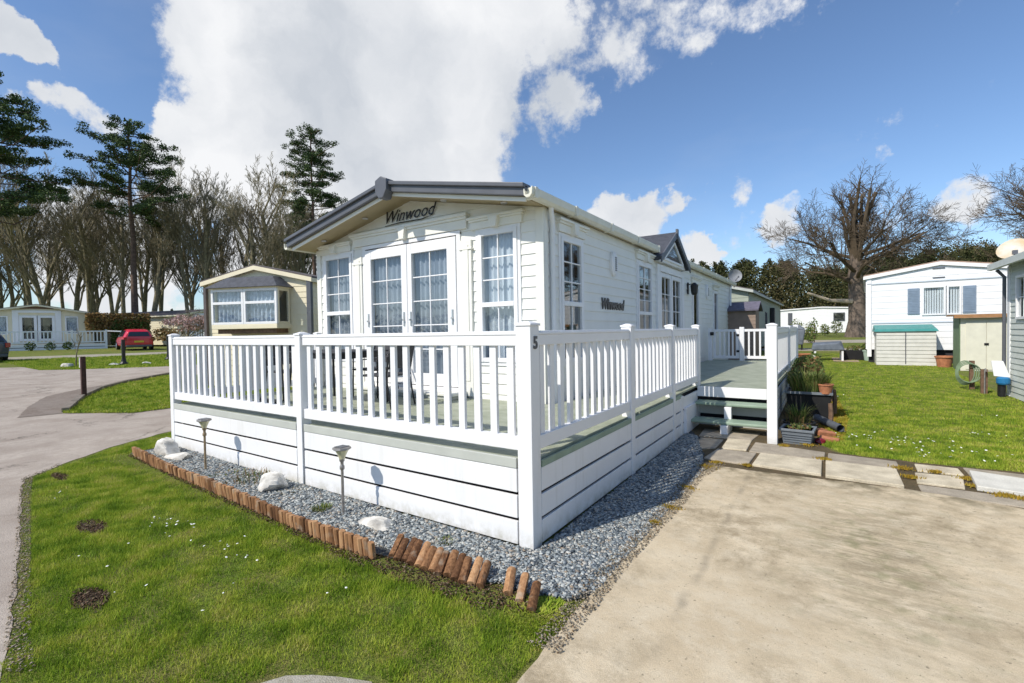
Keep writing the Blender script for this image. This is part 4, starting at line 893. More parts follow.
# patio table and chairs on the deck (seen through the railing)
tb=thing('patio_table','black metal patio table on the deck in front of the french doors','table',(-3.95,1.25,DZ))
mb=MB(); mb.box(-.62,.62,-.4,.4,.70,.725); mb.build('tabletop',M_char,tb,bevel=.01)
mb=MB(); mb.box(-.58,.58,-.37,.37,.63,.70); mb.build('apron',M_black,tb)
for sx in (-1,1):
    for sy in (-1,1): mb=MB(); mb.tube([(sx*.54,sy*.33,.65),(sx*.60,sy*.38,0)],.017,8); mb.build('leg',M_black,tb)
def chair(loc,rz,label):
    c=thing('patio_chair',label,'chair',loc,rz,'patio chairs on the deck')
    mb=MB(); mb.box(-.24,.24,-.22,.22,.40,.425); mb.build('seat',M_char,c,bevel=.008)
    mb=MB(); mb.hexa([(-.23,.21,.50),(.23,.21,.50),(.23,.23,.50),(-.23,.23,.50)],[(-.23,.30,.92),(.23,.30,.92),(.23,.32,.92),(-.23,.32,.92)]); mb.build('backrest',M_char,c,bevel=.005)
    for sx in (-1,1):
        mb=MB(); mb.tube([(sx*.25,-.20,0),(sx*.25,-.18,.62),(sx*.25,.18,.64)],.012,6); mb.build('arm',M_black,c)
        mb=MB(); mb.tube([(sx*.25,.26,0),(sx*.24,.18,.42),(sx*.24,.31,.94)],.012,6); mb.build('leg',M_black,c)
    return c
chair((-3.05,1.35,DZ),math.radians(-80),'black patio chair at the right end of the table, behind the railing')
chair((-4.95,1.15,DZ),math.radians(95),'black patio chair at the left end of the table')
chair((-4.0,1.95,DZ),math.radians(5),'black patio chair between the table and the french doors')
pb=thing('parasol_pole','slim black closed parasol pole beside the patio table','parasol',(-4.72,.62,DZ))
mb=MB(); mb.lathe((0,0,0),[(.22,0),(.22,.04),(.05,.07),(.03,.12)],16); mb.build('base',M_black,pb); mb=MB(); mb.tube([(0,0,.1),(0,0,.86)],.022,8); mb.build('pole',M_black,pb)

# ------------------------------------------------------------------ log edging, rocks, solar lamps
path_e=[(-5.84,-.50),(-4.93,-.56),(-3.87,-.585),(-2.96,-.62),(-2.19,-.655),(-1.58,-.68),(-1.10,-.68),(-.88,-.68)]
def along(path,s):
    for a,b in zip(path[:-1],path[1:]):
        d=math.dist(a,b)
        if s<=d: t=s/d; return a[0]+(b[0]-a[0])*t,a[1]+(b[1]-a[1])*t,math.atan2(b[1]-a[1],b[0]-a[0])
        s-=d
    return None
def halflog(mb,c,r,Lg,axis,face,rg):
    a=Vector(axis).normalized(); f=Vector(face).normalized(); s=a.cross(f).normalized(); c=Vector(c); vs=[]; n=9
    j=[rg.uniform(.9,1.08) for _ in range(n)]
    for z in (0,.03,Lg*.5,Lg-.012,Lg):
        k=.90 if z in (Lg,) else 1.
        for i in range(n):
            t=2*math.pi*i/n; vs.append(c+a*z+(s*math.cos(t)+f*math.sin(t)*.8)*r*k*j[i])
    fs=[(q*n+i,q*n+(i+1)%n,(q+1)*n+(i+1)%n,(q+1)*n+i) for q in range(4) for i in range(n)]+[tuple(range(n))[::-1],tuple(range(4*n,5*n))]
    mb.add(vs,fs)
ed=thing('log_edging','long upright run of brown half log lawn edging in front of the gravel','edging',(-3.3,-.6,0))
rg=random.Random(3); s=0.03; i=0; eo=Vector(ed.location)
while True:
    q=along(path_e,s)
    if q is None: break
    w=rg.uniform(.0265,.0305); x,y,a=q; z=H(x,y)
    mb=MB(eo); hh=rg.uniform(.116,.128)+.010*math.sin(s*3); halflog(mb,(x,y,z-.03),w,hh+.03,(rg.uniform(-.06,.06),-.10+rg.uniform(-.05,.05),1),(math.sin(a),-math.cos(a),0),rg)
    if i<97: mb.build('log',M_log,ed,smooth=True)
    s+=w*1.92; i+=1
mb=MB(eo); mb.tube([(x,y+.035,H(x,y)+.07) for x,y in path_e],.003,5); mb.build('wire',M_steel,ed)
def fallen(name_label,x0,y0,x1,y1,n,seed):
    e=thing('log_edging',name_label,'edging',((x0+x1)/2,(y0+y1)/2,0)); eo=Vector(e.location); rg=random.Random(seed)
    for i in range(n):
        t=i/(n-1); x=x0+(x1-x0)*t; y=y0+(y1-y0)*t; w=rg.uniform(.027,.031); mb=MB(eo)
        halflog(mb,(x+.06,y-.12+rg.uniform(-.01,.01),.02+rg.uniform(0,.008)),w,rg.uniform(.17,.20),(-.36+rg.uniform(-.06,.06),.92,.42),(0,-.4,.9),rg); mb.build('log',M_log,e,smooth=True)
    return e
fallen('row of loose half logs leaning back on the gravel near the corner post',-.87,-.50,-.09,-.49,13,8)
fallen('three separate half logs lying at the end of the edging',.10,-.46,.31,-.52,3,6)
for (x,y,r,sd_,l) in ((-5.5,-.24,(.20,.14,.13),1,'pale rock at the far end of the gravel strip by the end post'),(-5.15,-.27,(.20,.10,.06),4,'flat pale stone lying beside the far rock in the gravel'),(-2.99,-.24,(.17,.12,.10),2,'white weathered rock beside the middle post'),(-1.33,-.30,(.17,.11,.045),3,'flat pale stone in the gravel near the second solar lamp')):
    mb=MB((x,y,0)); mb.boulder((x,y,H(x,y)+r[2]*.45),(r[0]*1.2,r[1]*1.2,r[2]*1.25),sd_); o=mb.build('rock',M_stone,None,smooth=True); o.location=(x,y,0); tag(o,l,'rock')
def solar(x,y,m,label,h):
    t=thing('solar_lamp',label,'garden lamp',(x,y,H(x,y)),0,'solar garden lamps in the gravel strip')
    mb=MB(); mb.tube([(0,0,-.02),(0,0,h-.18)],.0125,10); mb.lathe((0,0,h-.20),[(.013,0),(.021,.01),(.021,.035),(.014,.045),(.014,.07),(.022,.08),(.024,.10)],12); mb.build('pole',m,t,smooth=True)
    mb=MB(); mb.lathe((0,0,h-.10),[(.024,0),(.036,.03),(.052,.065),(.066,.082)],8); mb.build('lamp_shade',M_lampglass,t)
    mb=MB(); mb.lathe((0,0,h-.02),[(.068,0),(.082,.008),(.078,.022),(.06,.026)],8); c=mb.build('cap',M_steel,t); mb=MB(); mb.box(-.045,.045,-.045,.045,h+.007,h+.0095); mb.build('solar_panel',M_solar,c)
solar(-4.30,-.31,M_bronze,'solar garden lamp on a bronze stake, the farther one',.61)
solar(-1.79,-.285,M_steel,'solar garden lamp on a grey stake, nearer the corner post',.60)

# low weedy plants
PL=island_mat('weed_leaves',[(.06,.10,.03),(.12,.17,.05),(.22,.16,.06),(.30,.17,.09)],.7,.2,trans=.25)
PG=island_mat('blade_leaves',[(.05,.09,.02),(.10,.16,.03),(.20,.24,.07),(.28,.24,.10)],.55,.3,trans=.3)
def tuft(name,label,cat,x,y,z,n,r,h,m,seed,w=.006,spread=1.,group=None):
    rg=random.Random(seed); mb=MB()
    for _ in range(n):
        a=rg.uniform(0,6.28); q=r*math.sqrt(rg.random()); bx,by=q*math.cos(a),q*math.sin(a); l=h*rg.uniform(.5,1); o=rg.uniform(.1,.8)*spread*l; aa=a+rg.uniform(-.8,.8)
        d=Vector((math.cos(aa),math.sin(aa),0)); p=Vector((-d.y,d.x,0))*w; b0=Vector((bx,by,0)); b1=b0+d*o*.4+Vector((0,0,l*.6)); b2=b0+d*o+Vector((0,0,l*rg.uniform(.65,1.)))
        mb.add([b0-p,b0+p,b1+p*.9,b1-p*.9,b2],[(0,1,2,3),(3,2,4)])
    o=mb.build(name,m,None,norm=False); o.location=(x,y,z); return tag(o,label,cat,group)
tuft('weed','reddish spreading weed in the gravel by the far solar lamp','plant',-3.75,-.30,.01,420,.28,.07,PL,1,.009)
tuft('weed','small pale weed with thin stems beside the middle rock','plant',-3.4,-.18,.01,120,.22,.15,PL,2,.004)
tuft('weed','small green weed at the foot of the grey solar lamp','plant',-2.02,-.34,.01,160,.07,.09,PG,3,.004)
tuft('weed','tiny green weed in the gravel left of the corner post','plant',-.62,-.25,.01,60,.06,.06,PG,4,.004)
tuft('weed','scrubby green weed at the driveway edge below the three loose logs','plant',.40,-.64,.0,1300,.19,.035,GR,5,.003,1.6)
tuft('weed','low ferny plant growing round the middle rock','plant',-2.72,-.2,.01,200,.13,.05,PL,6,.006)

# ------------------------------------------------------------------ planters right of the steps
def leaf_cloud(x,y,z,r,n,s,seed,hollow=.3):
    rg=np.random.default_rng(seed); d=rg.normal(0,1,(n,3)); d/=np.linalg.norm(d,axis=1)[:,None]; q=(hollow+(1-hollow)*rg.uniform(0,1,n)**.5)
    c=d*q[:,None]*np.array(r)+np.array([x,y,z]); u=rg.normal(0,1,(n,3)); u/=np.linalg.norm(u,axis=1)[:,None]; w=np.cross(u,rg.normal(0,1,(n,3))); w/=np.linalg.norm(w,axis=1)[:,None]
    ss=(s*rg.uniform(.6,1.4,n))[:,None]
    return np.stack([c-u*ss*.5,c+w*ss*.3,c+u*ss*.5,c-w*ss*.3],1).reshape(-1,3)
def leaves_obj(name,V,m,parent=None): return raw_mesh(name,V,np.arange(len(V)).reshape(-1,4),m,parent)
M_trough=mat('grey_trough',(.16,.18,.20),.6,.12,10)
t=thing('trough_planter','grey ribbed plastic trough planter at the foot of the stair post','planter',(1.44,4.52,.03),math.radians(-4))
mb=MB(); mb.hexa([(-.16,-.15,0),(.15,-.15,0),(.15,.15,0),(-.16,.15,0)],[(-.19,-.18,.20),(.18,-.18,.20),(.18,.18,.20),(-.19,.18,.20)])
mb.build('pot',M_trough,t,bevel=.008)
mb=MB(); mb.box(-.205,.195,-.195,-.165,.185,.215); mb.box(-.205,.195,.165,.195,.185,.215); mb.box(-.205,-.175,-.165,.165,.185,.215); mb.box(.165,.195,-.165,.165,.185,.215); mb.build('rim',M_trough,t,bevel=.004)
mb=MB(); [mb.box(-.155-.006*k,.148+.006*k,-.166-.0065*k,-.160-.0065*k,.045+k*.032,.055+k*.032) for k in range(4)]; mb.build('rib',M_trough,t)
mb=MB(); mb.box(-.17,.165,-.165,.165,.17,.20); mb.build('soil',M_soil,t)
leaves_obj('foliage',leaf_cloud(0,0,.22,(.15,.14,.05),260,.04,1),PL,t)
BP=mat('black_pot',(.011,.011,.012),.75,.2,10)
def pot(name,label,x,y,r,h,m,z=None,rz=0):
    t=thing(name,label,'plant pot',(x,y,H(x,y) if z is None else z),rz)
    mb=MB(); mb.lathe((0,0,0),[(r*.72,0),(r*.95,h*.85),(r*1.06,h*.86),(r*1.06,h),(r*.92,h),(r*.88,h*.85)],20); mb.build('pot',m,t,smooth=True)
    mb=MB(); mb.lathe((0,0,h*.8),[(r*.9,0),(r*.88,.02)],16); mb.build('soil',M_soil,t); return t
t=pot('plant_pot','dark bowl pot of spiky yellow green grass behind the grey trough',1.42,4.98,.20,.20,BP)
for k,(n,r,h,m_,sd_) in enumerate(((160,.08,.34,PG,1),(120,.15,.22,PL,2))):
    o=tuft('foliage',None,None,0,0,.18,n,r,h,m_,sd_,.005); o.parent=t
t=thing('box_planter','big black square planter of grassy plants behind the bowl pot','planter',(1.50,6.6,.08))
mb=MB(); mb.hexa([(-.28,-.25,0),(.28,-.25,0),(.28,.25,0),(-.28,.25,0)],[(-.32,-.28,.42),(.32,-.28,.42),(.32,.28,.42),(-.32,.28,.42)]); mb.build('pot',BP,t,bevel=.01)
mb=MB(); mb.box(-.34,.34,-.31,-.28,.40,.44); mb.box(-.34,.34,.28,.31,.40,.44); mb.box(-.34,-.31,-.28,.28,.40,.44); mb.box(.31,.34,-.28,.28,.40,.44); mb.build('rim',M_trough,t)
for k,(n,r,h,m_,sd_) in enumerate(((500,.26,.48,PG,3),(160,.26,.3,PL,4))):
    o=tuft('foliage',None,None,0,0,.42,n,r,h,m_,sd_,.007); o.parent=t
pot('terracotta_pot','small terracotta pot on the corner of the big black planter',1.74,6.35,.11,.16,M_terra,.50)
for (x,y,l,sd_) in ((1.42,8.0,'leafy green shrub in the strip behind the black planter',1),(1.40,9.4,'taller green shrub farther along the strip beside the deck',2)):
    t=thing('shrub',l,'plant',(x,y,H(x,y)))
    mb=MB(); [mb.tube([(0,0,0),(.12*math.cos(a),.12*math.sin(a),.3),(.25*math.cos(a),.25*math.sin(a),.6)],[.012,.009,.004],5) for a in (0.3,1.6,2.9,4.4,5.5)]; mb.build('stem',M_twig,t)
    leaves_obj('foliage',np.concatenate([leaf_cloud(0,0,.45,(.32,.4,.38),1300,.075,sd_),leaf_cloud(.1,.3,.5,(.2,.3,.4),500,.07,sd_+9)]),PG if sd_==2 else PL,t)
mb=MB(); mb.tube([(0,0,.09),(.30,-.62,.055)],.055,18,False); mb.tube([(0,0,.09),(.30,-.62,.055)],.048,18,False)
o=mb.build('drainpipe',mat('grey_pipe',(.09,.10,.115),.4,.15,10),None,smooth=True,norm=False); o.location=(1.62,5.98,.07); tag(o,'dark grey drainpipe lying on the ground beside the lawn','pipe')
for (x,y,z,rz,l,m_) in ((1.74,5.05,.06,.5,'terracotta brick lying tilted by the pipe, upper one',M_terra),(1.78,4.78,.03,-.1,'terracotta brick lying beside the grey trough, lower one',M_terra),(1.68,5.3,.04,1.2,'broken terracotta tile behind the bricks',M_terra)):
    mb=MB(); mb.box(-.11,.11,-.05,.05,0,.065); o=mb.build('brick',m_,None,bevel=.006); o.location=(x,y,z); o.rotation_euler=(.15,.1,rz); tag(o,l,'brick')
mb=MB(); mb.blob((0,0,.05),(.06,.05,.045),5,.2,3); o=mb.build('garden_ball',mat('dark_red_glaze',(.18,.01,.02),.25,.2,10),None,smooth=True); o.location=(1.68,4.58,.02); tag(o,'small dark red glazed ball beside the grey trough','ornament')
for i,(x,y,h,l) in enumerate(((1.80,5.75,.36,'nearest rough wooden stake at the edge of the planting strip'),(1.86,6.9,.42,'second rough wooden stake beside the black planter'),(1.82,8.3,.34,'farthest short wooden stake along the strip'))):
    mb=MB(); mb.tube([(0,0,-.02),(.01,.01,h*.6),(.0,.02,h)],[.035,.033,.028],7); o=mb.build('stake',M_wood,None); o.location=(x,y,H(x,y)); tag(o,l,'stake')

# things further back on the lawn
COVER=mat('blue_grey_cover',(.12,.14,.17),.6,.25,6,bump=.5,bscale=10)
t=thing('covered_bench','low slate blue covered garden table on the lawn behind the planters','covered table',(1.78,18.2,H(1.78,18.2)),.1)
mb=MB(); mb.hexa([(-.55,-.3,.38),(.5,-.3,.38),(.55,.3,.38),(-.5,.3,.38)],[(-.5,-.28,.60),(.3,-.28,.66),(.45,.25,.72),(-.45,.28,.66)]); mb.build('cover',COVER,t,bevel=.04)
for x,y in ((-.42,-.22),(.42,-.22),(-.42,.22),(.42,.22)): mb=MB(); mb.box(x-.03,x+.03,y-.03,y+.03,0,.40); mb.build('leg',M_white,t)
t=thing('storage_crate','dark open plastic crate near the shrubs beyond the lawn','crate',(2.62,18.6,H(2.62,18.6)))
mb=MB(); mb.hexa([(-.38,-.22,0),(.38,-.22,0),(.38,.22,0),(-.38,.22,0)],[(-.42,-.25,.36),(.42,-.25,.36),(.42,.25,.36),(-.42,.25,.36)]); mb.build('crate_body',BP,t,bevel=.01); leaves_obj('foliage',leaf_cloud(0,0,.4,(.3,.2,.14),150,.09,8),PL,t)
t=pot('plant_pot','pale green glazed pot beside the dark crate',3.0,18.4,.18,.38,mat('pale_green_glaze',(.35,.45,.38),.4,.1,8)); leaves_obj('foliage',leaf_cloud(0,0,.5,(.2,.2,.18),160,.08,9),PG,t)
pot('terracotta_pot','terracotta bowl on the lawn to the left of the covered table',1.05,18.5,.26,.22,M_terra)
t=pot('terracotta_pot','large round terracotta pot between the storage box and the green shed',4.72,16.35,.22,.34,M_terra)
region('patio',[(1.95,17.7),(2.7,17.6),(2.7,19.3),(1.9,19.4)],.012,mat('pink_paving',(.40,.29,.22),.9,.2,6))
for i,(x,y,h) in enumerate(((.9,30.5,.9),(1.6,41.5,.9),(-.4,44,1.4),(.6,44.3,1.1),(2.4,44.5,1.2))):
    t=thing('shrub',['small shrub beyond the path on the right','low round shrub in front of the long white caravan, centre','dark shrub by the left end of the long white caravan','shrub below the caravan window at its left','dark small shrub under the caravan window'][i],'plant',(x,y,H(x,y)))
    mb=MB(); mb.tube([(0,0,0),(0,0,h*.7)],.03,5); mb.build('stem',M_twig,t); leaves_obj('foliage',leaf_cloud(0,0,h*.55,(h*.4,h*.4,h*.5),300,.12,40+i),PG,t)
t=thing('covered_barbecue','barbecue under a bluish cover standing beyond the deck rail','barbecue',(.42,24.3,H(.42,24.3)))
mb=MB(); mb.hexa([(-.35,-.28,.25),(.35,-.28,.25),(.35,.28,.25),(-.35,.28,.25)],[(-.45,-.25,1.0),(.45,-.25,1.0),(.45,.25,1.0),(-.45,.25,1.0)]); mb.hexa([(-.45,-.25,1.0),(.45,-.25,1.0),(.45,.25,1.0),(-.45,.25,1.0)],[(-.2,-.1,1.22),(.22,-.1,1.22),(.22,.1,1.22),(-.2,.1,1.22)]); mb.build('cover',COVER,t,bevel=.05)
mb=MB(); [mb.tube([(x,y,0),(x,y,.3)],.03,6) for x in (-.3,.3) for y in (-.2,.2)]; mb.build('leg',M_black,t)
t=thing('sapling','thin staked sapling with few pale leaves beyond the planters','tree',(1.32,19.5,H(1.32,19.5)))
mb=MB(); mb.tube([(0,0,0),(.02,0,.9),(0,.02,1.6)],[.02,.015,.008],5); mb.build('trunk',M_wood,t); leaves_obj('crown',leaf_cloud(0,0,1.1,(.14,.14,.5),90,.09,77),PG,t)

# ------------------------------------------------------------------ generic neighbour mobile home
def van(label,loc,rz,w,dep,ez,az,wallm,roofm,trimm,ov=.25,z0=.0,front_open=(),side_open=(),bh=.15,side='r',name='mobile_home',prof=.012,fasc=.09):
    """local frame: front gable on y=0 facing -y, x from -w/2 to w/2"""
    t=thing(name,label,'mobile home',loc,rz); F=frame_M((0,0,0),(1,0,0),(0,-1,0))
    mb=MB((0,0,0),F); clad(mb,-w/2,w/2,z0,ez,front_open,bh=bh,prof=prof,gable=(0,az-.04)); f=mb.build('wall',wallm,t,norm=False)
    sides={'r':(frame_M((w/2,0,0),(0,1,0),(1,0,0)),1),'l':(frame_M((-w/2,0,0),(0,1,0),(-1,0,0)),-1)}
    for k,(S,sg) in sides.items():
        mb=MB((0,0,0),S); clad(mb,0,dep,z0,ez,side_open if k==side else (),bh=bh,prof=prof); mb.build('wall',wallm,t,norm=False)
    mb=MB(); mb.box(-w/2+.01,w/2-.01,dep-.05,dep,z0,ez); mb.prism([(-w/2,dep-.05,ez),(w/2,dep-.05,ez),(0,dep-.05,az)],(0,.05,0)); mb.box(-w/2+.05,w/2-.05,1.2,1.25,z0,ez); mb.build('wall',wallm,t)
    mb=MB(); X=w/2+ov
    ze=ez-(az-ez)*ov/(w/2)
    for s in (-1,1): mb.hexa([(s*X,-ov,ze),(0,-ov,az),(0,dep+ov,az),(s*X,dep+ov,ze)],[(s*X,-ov,ze+.06),(0,-ov,az+.06),(0,dep+ov,az+.06),(s*X,dep+ov,ze+.06)])
    mb.build('roof',roofm,t)
    mb=MB()
    for s in (-1,1): mb.hexa([(s*X,-ov-.02,ze-fasc),(0,-ov-.02,az-fasc),(0,-ov+.02,az-fasc),(s*X,-ov+.02,ze-fasc)],[(s*X,-ov-.02,ze+.02),(0,-ov-.02,az+.02),(0,-ov+.02,az+.02),(s*X,-ov+.02,ze+.02)])
    mb.box(X-.03,X+.01,-ov,dep+ov,ze-fasc,ze+.01); mb.box(-X-.01,-X+.03,-ov,dep+ov,ze-fasc,ze+.01)
    mb.build('fascia',trimm,t)
    return t,F,sides[side][0]
M_cream2=mat('warm_cream_cladding',(.74,.67,.49),.6,.04,3)
M_brownroof=mat('brown_grey_roof',(.10,.085,.085),.7,.2,5)
M_white2=mat('white_cladding',(.80,.80,.81),.5,.03,3)
M_sage=mat('sage_cladding',(.33,.36,.30),.6,.05,4)
M_curt=mat('blue_grey_curtain',(.42,.47,.55),.9,.3,12)
O0=(0,0,0)
# cream neighbour with a bay window, left of the main home
a21=math.radians(21); cx,cy=(-12.64-9.51)/2,(3.39+4.59)/2
n1,F1,S1=van('cream mobile home with a boxy bay window, directly left of the main home','x'and(cx,cy,.05),a21,3.25,9,3.06,3.42,M_cream2,M_brownroof,M_cream2,.12,.15,front_open=[(-.93,.97,1.9,2.75)])
mb=MB(O0,F1); bx0,bx1,bz0,bz1,bd=-.98,1.02,1.86,2.78,.55
mb.box(bx0,bx1,0,bd,bz0-.12,bz0); mb.box(bx0,bx1,0,bd,bz1,bz1+.05); mb.box(bx0,bx0+.06,0,bd-.06,bz0,bz1); bay=mb.build('bay_window',M_cream2,n1,bevel=.01)
window(bay,O0,frame_M((0,-bd+.03,0),(1,0,0),(0,-1,0)),bx0,(bx0+bx1)/2-.005,bz0,bz1,nx=1,nz=1,splits=(2.42,),cm=None,name='window',proud=.03)
window(bay,O0,frame_M((0,-bd+.03,0),(1,0,0),(0,-1,0)),(bx0+bx1)/2+.005,bx1,bz0,bz1,nx=1,nz=1,splits=(2.42,),cm=None,name='window',proud=.03)
curtain(bx0+.08,bx1-.08,bz0,bz1,bd-.12,F1,O0,M_curt,bay,.025,.12,seed=4)
window(bay,O0,frame_M((bx1-.03,-bd+.05,0),(0,1,0),(1,0,0)),0,.46,bz0,bz1,nx=1,nz=1,name='window',fm=M_cream2,proud=.03)
mb=MB(O0,F1); mb.hexa([(bx0-.1,0,bz1+.04),(bx1+.1,0,bz1+.04),(bx1+.1,bd+.1,bz1+.04),(bx0-.1,bd+.1,bz1+.04)],[(bx0+.3,0,bz1+.34),(bx1-.3,0,bz1+.34),(bx1-.3,bd-.25,bz1+.34),(bx0+.3,bd-.25,bz1+.34)]); br=mb.build('bay_roof',M_tile,n1)
mb=MB(O0,F1); mb.box(bx0+.1,bx1-.1,0,bd-.1,bz0-.24,bz0-.12); mb.build('bay_base',M_wood,n1)
mb=MB(O0); mb.box(1.58,1.70,-.12,-.02,.2,3.0); mb.build('downpipe',M_dkgrey,n1)
mb=MB(O0); mb.box(-1.68,-1.60,-.1,-.02,.2,2.9); mb.build('downpipe',M_brownroof,n1)

# far lodges
def LO(w,z0,dw): return [(-dw/2,dw/2,z0+.1,z0+2.0),(-w*.36,-w*.24,z0+.6,z0+1.95),(w*.24,w*.36,z0+.6,z0+1.95)]
def lodge_front(t,F,w,z0,doorw=1.9):
    for a,b in ((-doorw/2,-.02),(.02,doorw/2)): window(t,O0,F,a,b,z0+.1,z0+2.0,nx=1,nz=1,fw=.16,name='door',cm=M_dark,gap=.4)
    window(t,O0,F,-w*.36,-w*.24,z0+.6,z0+1.95,nx=1,nz=1,fw=.08,cm=M_curt); window(t,O0,F,w*.24,w*.36,z0+.6,z0+1.95,nx=1,nz=1,fw=.08,cm=M_curt)
    mb=MB(O0,F); mb.box(-doorw/2-.35,-doorw/2-.02,0,.05,z0,z0+2.2); mb.box(doorw/2+.02,doorw/2+.35,0,.05,z0,z0+2.2); mb.box(-doorw/2-.35,doorw/2+.35,0,.07,z0+2.2,z0+2.38); mb.build('door_surround',M_white,t)
    mb=MB(O0,F); mb.box(-.9,.9,0,.03,z0+2.5,z0+2.64); mb.build('name_board',M_wood,t)
    for x in (-w*.43,w*.43):
        mb=MB(O0,F); mb.prism([(x-.16,.0,z0+1.45),(x+.16,.0,z0+1.45),(x,.0,z0+1.72)],(0,.12,0)); mb.build('wall_lamp',M_dkgrey,t)
def small_deck(label,loc,rz,w,dep,z,steps=True,sp=.2):
    t=thing('veranda_deck',label,'deck',loc,rz)
    mb=MB(); mb.box(-w/2,w/2,-dep,0,z-.05,z); mb.build('floor',M_fascia,t)
    mb=MB(); [mb.box(-w/2,w/2,-dep-.03,-dep,z*k/3+.02,z*(k+1)/3-.02) for k in range(3)]; mb.build('skirting_plank',M_white,t)
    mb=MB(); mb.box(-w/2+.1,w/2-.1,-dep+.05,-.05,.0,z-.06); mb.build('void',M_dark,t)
    mb=MB(); mb.box(-w/2,w/2,-dep-.04,-dep+.03,z+.88,z+.97); mb.box(-w/2,w/2,-dep-.04,-dep+.03,z+.10,z+.18); mb.build('rail',M_white,t)
    k=int(w/sp); mb=MB()
    for i in range(k): x=-w/2+(i+.5)*w/k; mb.box(x-.035,x+.035,-dep-.02,-dep+.01,z+.18,z+.88)
    o=mb.build('baluster',M_white,t); o['kind']='stuff'
    for i in range(5): x=-w/2+w*i/4; mb=MB(); mb.box(x-.06,x+.06,-dep-.06,-dep+.06,0,z+1.05); mb.build('post',M_white,t)
    if steps:
        mb=MB(); mb.box(w/2+.1,w/2+.9,-dep,-dep+.25,z*.3,z*.36); mb.box(w/2+.1,w/2+.9,-dep+.25,-dep+.5,z*.62,z*.68); mb.box(w/2+.85,w/2+.95,-dep-.05,-dep+.05,0,z+.95); mb.bar((w/2+.9,-dep,z+.9),(w/2+.1,-dep+.4,z+.95),.06,.08); mb.build('steps',M_white,t)
    return t
rzl=math.radians(76)
lx,ly=polar(38,35.5); l1,Fl,Sl=van('pale cream lodge with twin doors behind its own white veranda, far left','' or (lx,ly,.66),rzl,6.3,11,2.95,3.55,M_cream2,M_brownroof,M_cream2,.3,.2,front_open=LO(6.3,.75,1.9)); lodge_front(l1,Fl,6.3,.75)
dx,dy=polar(38,35.3); small_deck('white veranda deck in front of the far left lodge','' or (dx,dy,.62),rzl,7.6,2.3,.62)
lx,ly=polar(207,42); l2,Fl,Sl=van('cream lodge half hidden behind the blossom tree','' or (lx,ly,.8),math.radians(104),5.2,11,2.7,3.2,M_cream2,M_brownroof,M_cream2,.3,.2,front_open=LO(5.2,.5,1.7)); lodge_front(l2,Fl,5.2,.5,1.7)
dx,dy=polar(205,41.6); small_deck('white veranda deck behind the blossom tree','' or (dx,dy,.75),math.radians(104),5.6,1.8,.5,False)
# white static caravan with blue shutters
w1x=(2.88+6.7)/2; wz=H(w1x,17.6)
BL=mat('blue_shutter',(.20,.26,.34),.6,.1,8)
w1,Fw,Sw=van('white static caravan with blue shutters and a low pitched roof across the lawn','' or (w1x+.01,17.6-.09,wz),math.radians(-3.2),3.85,8,3.28-wz,3.60-wz,M_white2,mat('tan_roof_edge',(.35,.24,.18),.7,.2,6),M_white2,.06,.45,bh=.2,prof=.008,front_open=[(4.34-w1x,5.29-w1x,1.90-wz,2.84-wz)])
def wx(x): return x-w1x
window(w1,O0,Fw,wx(4.34),wx(4.92),1.90-wz,2.84-wz,nx=1,nz=1,fw=.05,cm=None); window(w1,O0,Fw,wx(4.94),wx(5.29),1.90-wz,2.84-wz,nx=1,nz=1,fw=.05,cm=None)
mb=MB(O0,Fw)
for i in range(14): x=wx(4.40)+i*.063; mb.box(x,x+.048,-.06,-.045,1.9-wz,2.82-wz)
mb.build('vertical_blind',M_white2,w1)
for x in (3.98,5.32): mb=MB(O0,Fw); mb.box(wx(x),wx(x+.30),.012,.035,1.95-wz,2.80-wz); [mb.box(wx(x+.03),wx(x+.27),.035,.043,1.99-wz+j*.055,2.02-wz+j*.055) for j in range(14)]; mb.build('shutter',BL,w1)
mb=MB(O0,Fw); mb.box(wx(4.6),wx(4.9),.01,.03,3.40-wz,3.43-wz); mb.build('vent_slot',M_dkgrey,w1); mb=MB(O0,Fw); mb.box(wx(4.6),wx(4.9),.01,.03,3.10-wz,3.13-wz); mb.build('vent_slot',M_dkgrey,w1)
mb=MB(O0,Fw); mb.box(wx(2.9),wx(6.66),.01,.03,3.0-wz,3.04-wz); mb.box(wx(2.9),wx(6.66),.01,.028,1.66-wz,1.70-wz); mb.build('trim_band',mat('pale_blue_trim',(.55,.60,.66),.5,.05,5),w1)
mb=MB(O0,Fw); mb.box(wx(2.9),wx(3.02),.012,.03,.2,3.2-wz); mb.build('corner_trim',M_white2,w1)
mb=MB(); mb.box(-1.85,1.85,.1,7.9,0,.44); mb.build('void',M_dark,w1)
# storage box with teal lid
t=thing('storage_box','cream garden storage box with a teal lid in front of the white caravan','storage box',(3.84,17.05,H(3.84,17.05)))
TB=mat('cream_resin',(.60,.59,.54),.6,.06,6); TL=mat('teal_lid',(.05,.24,.22),.5,.1,6)
mb=MB(O0,frame_M((0,-.42,0),(1,0,0),(0,-1,0))); clad(mb,-.74,.74,0,1.08,bh=.12,prof=.015); mb.M=None; mb.box(-.73,.73,-.41,.42,0,1.07); mb.build('box_body',TB,t)
mb=MB(); mb.hexa([(-.80,-.48,1.08),(.80,-.48,1.08),(.80,.48,1.08),(-.80,.48,1.08)],[(-.76,-.40,1.16),(.76,-.40,1.16),(.76,.44,1.30),(-.76,.44,1.30)]); mb.build('lid',TL,t,bevel=.015)
mb=MB(); mb.box(-.010,.010,-.445,-.435,.05,1.05); mb.build('seam',M_dkgrey,t)
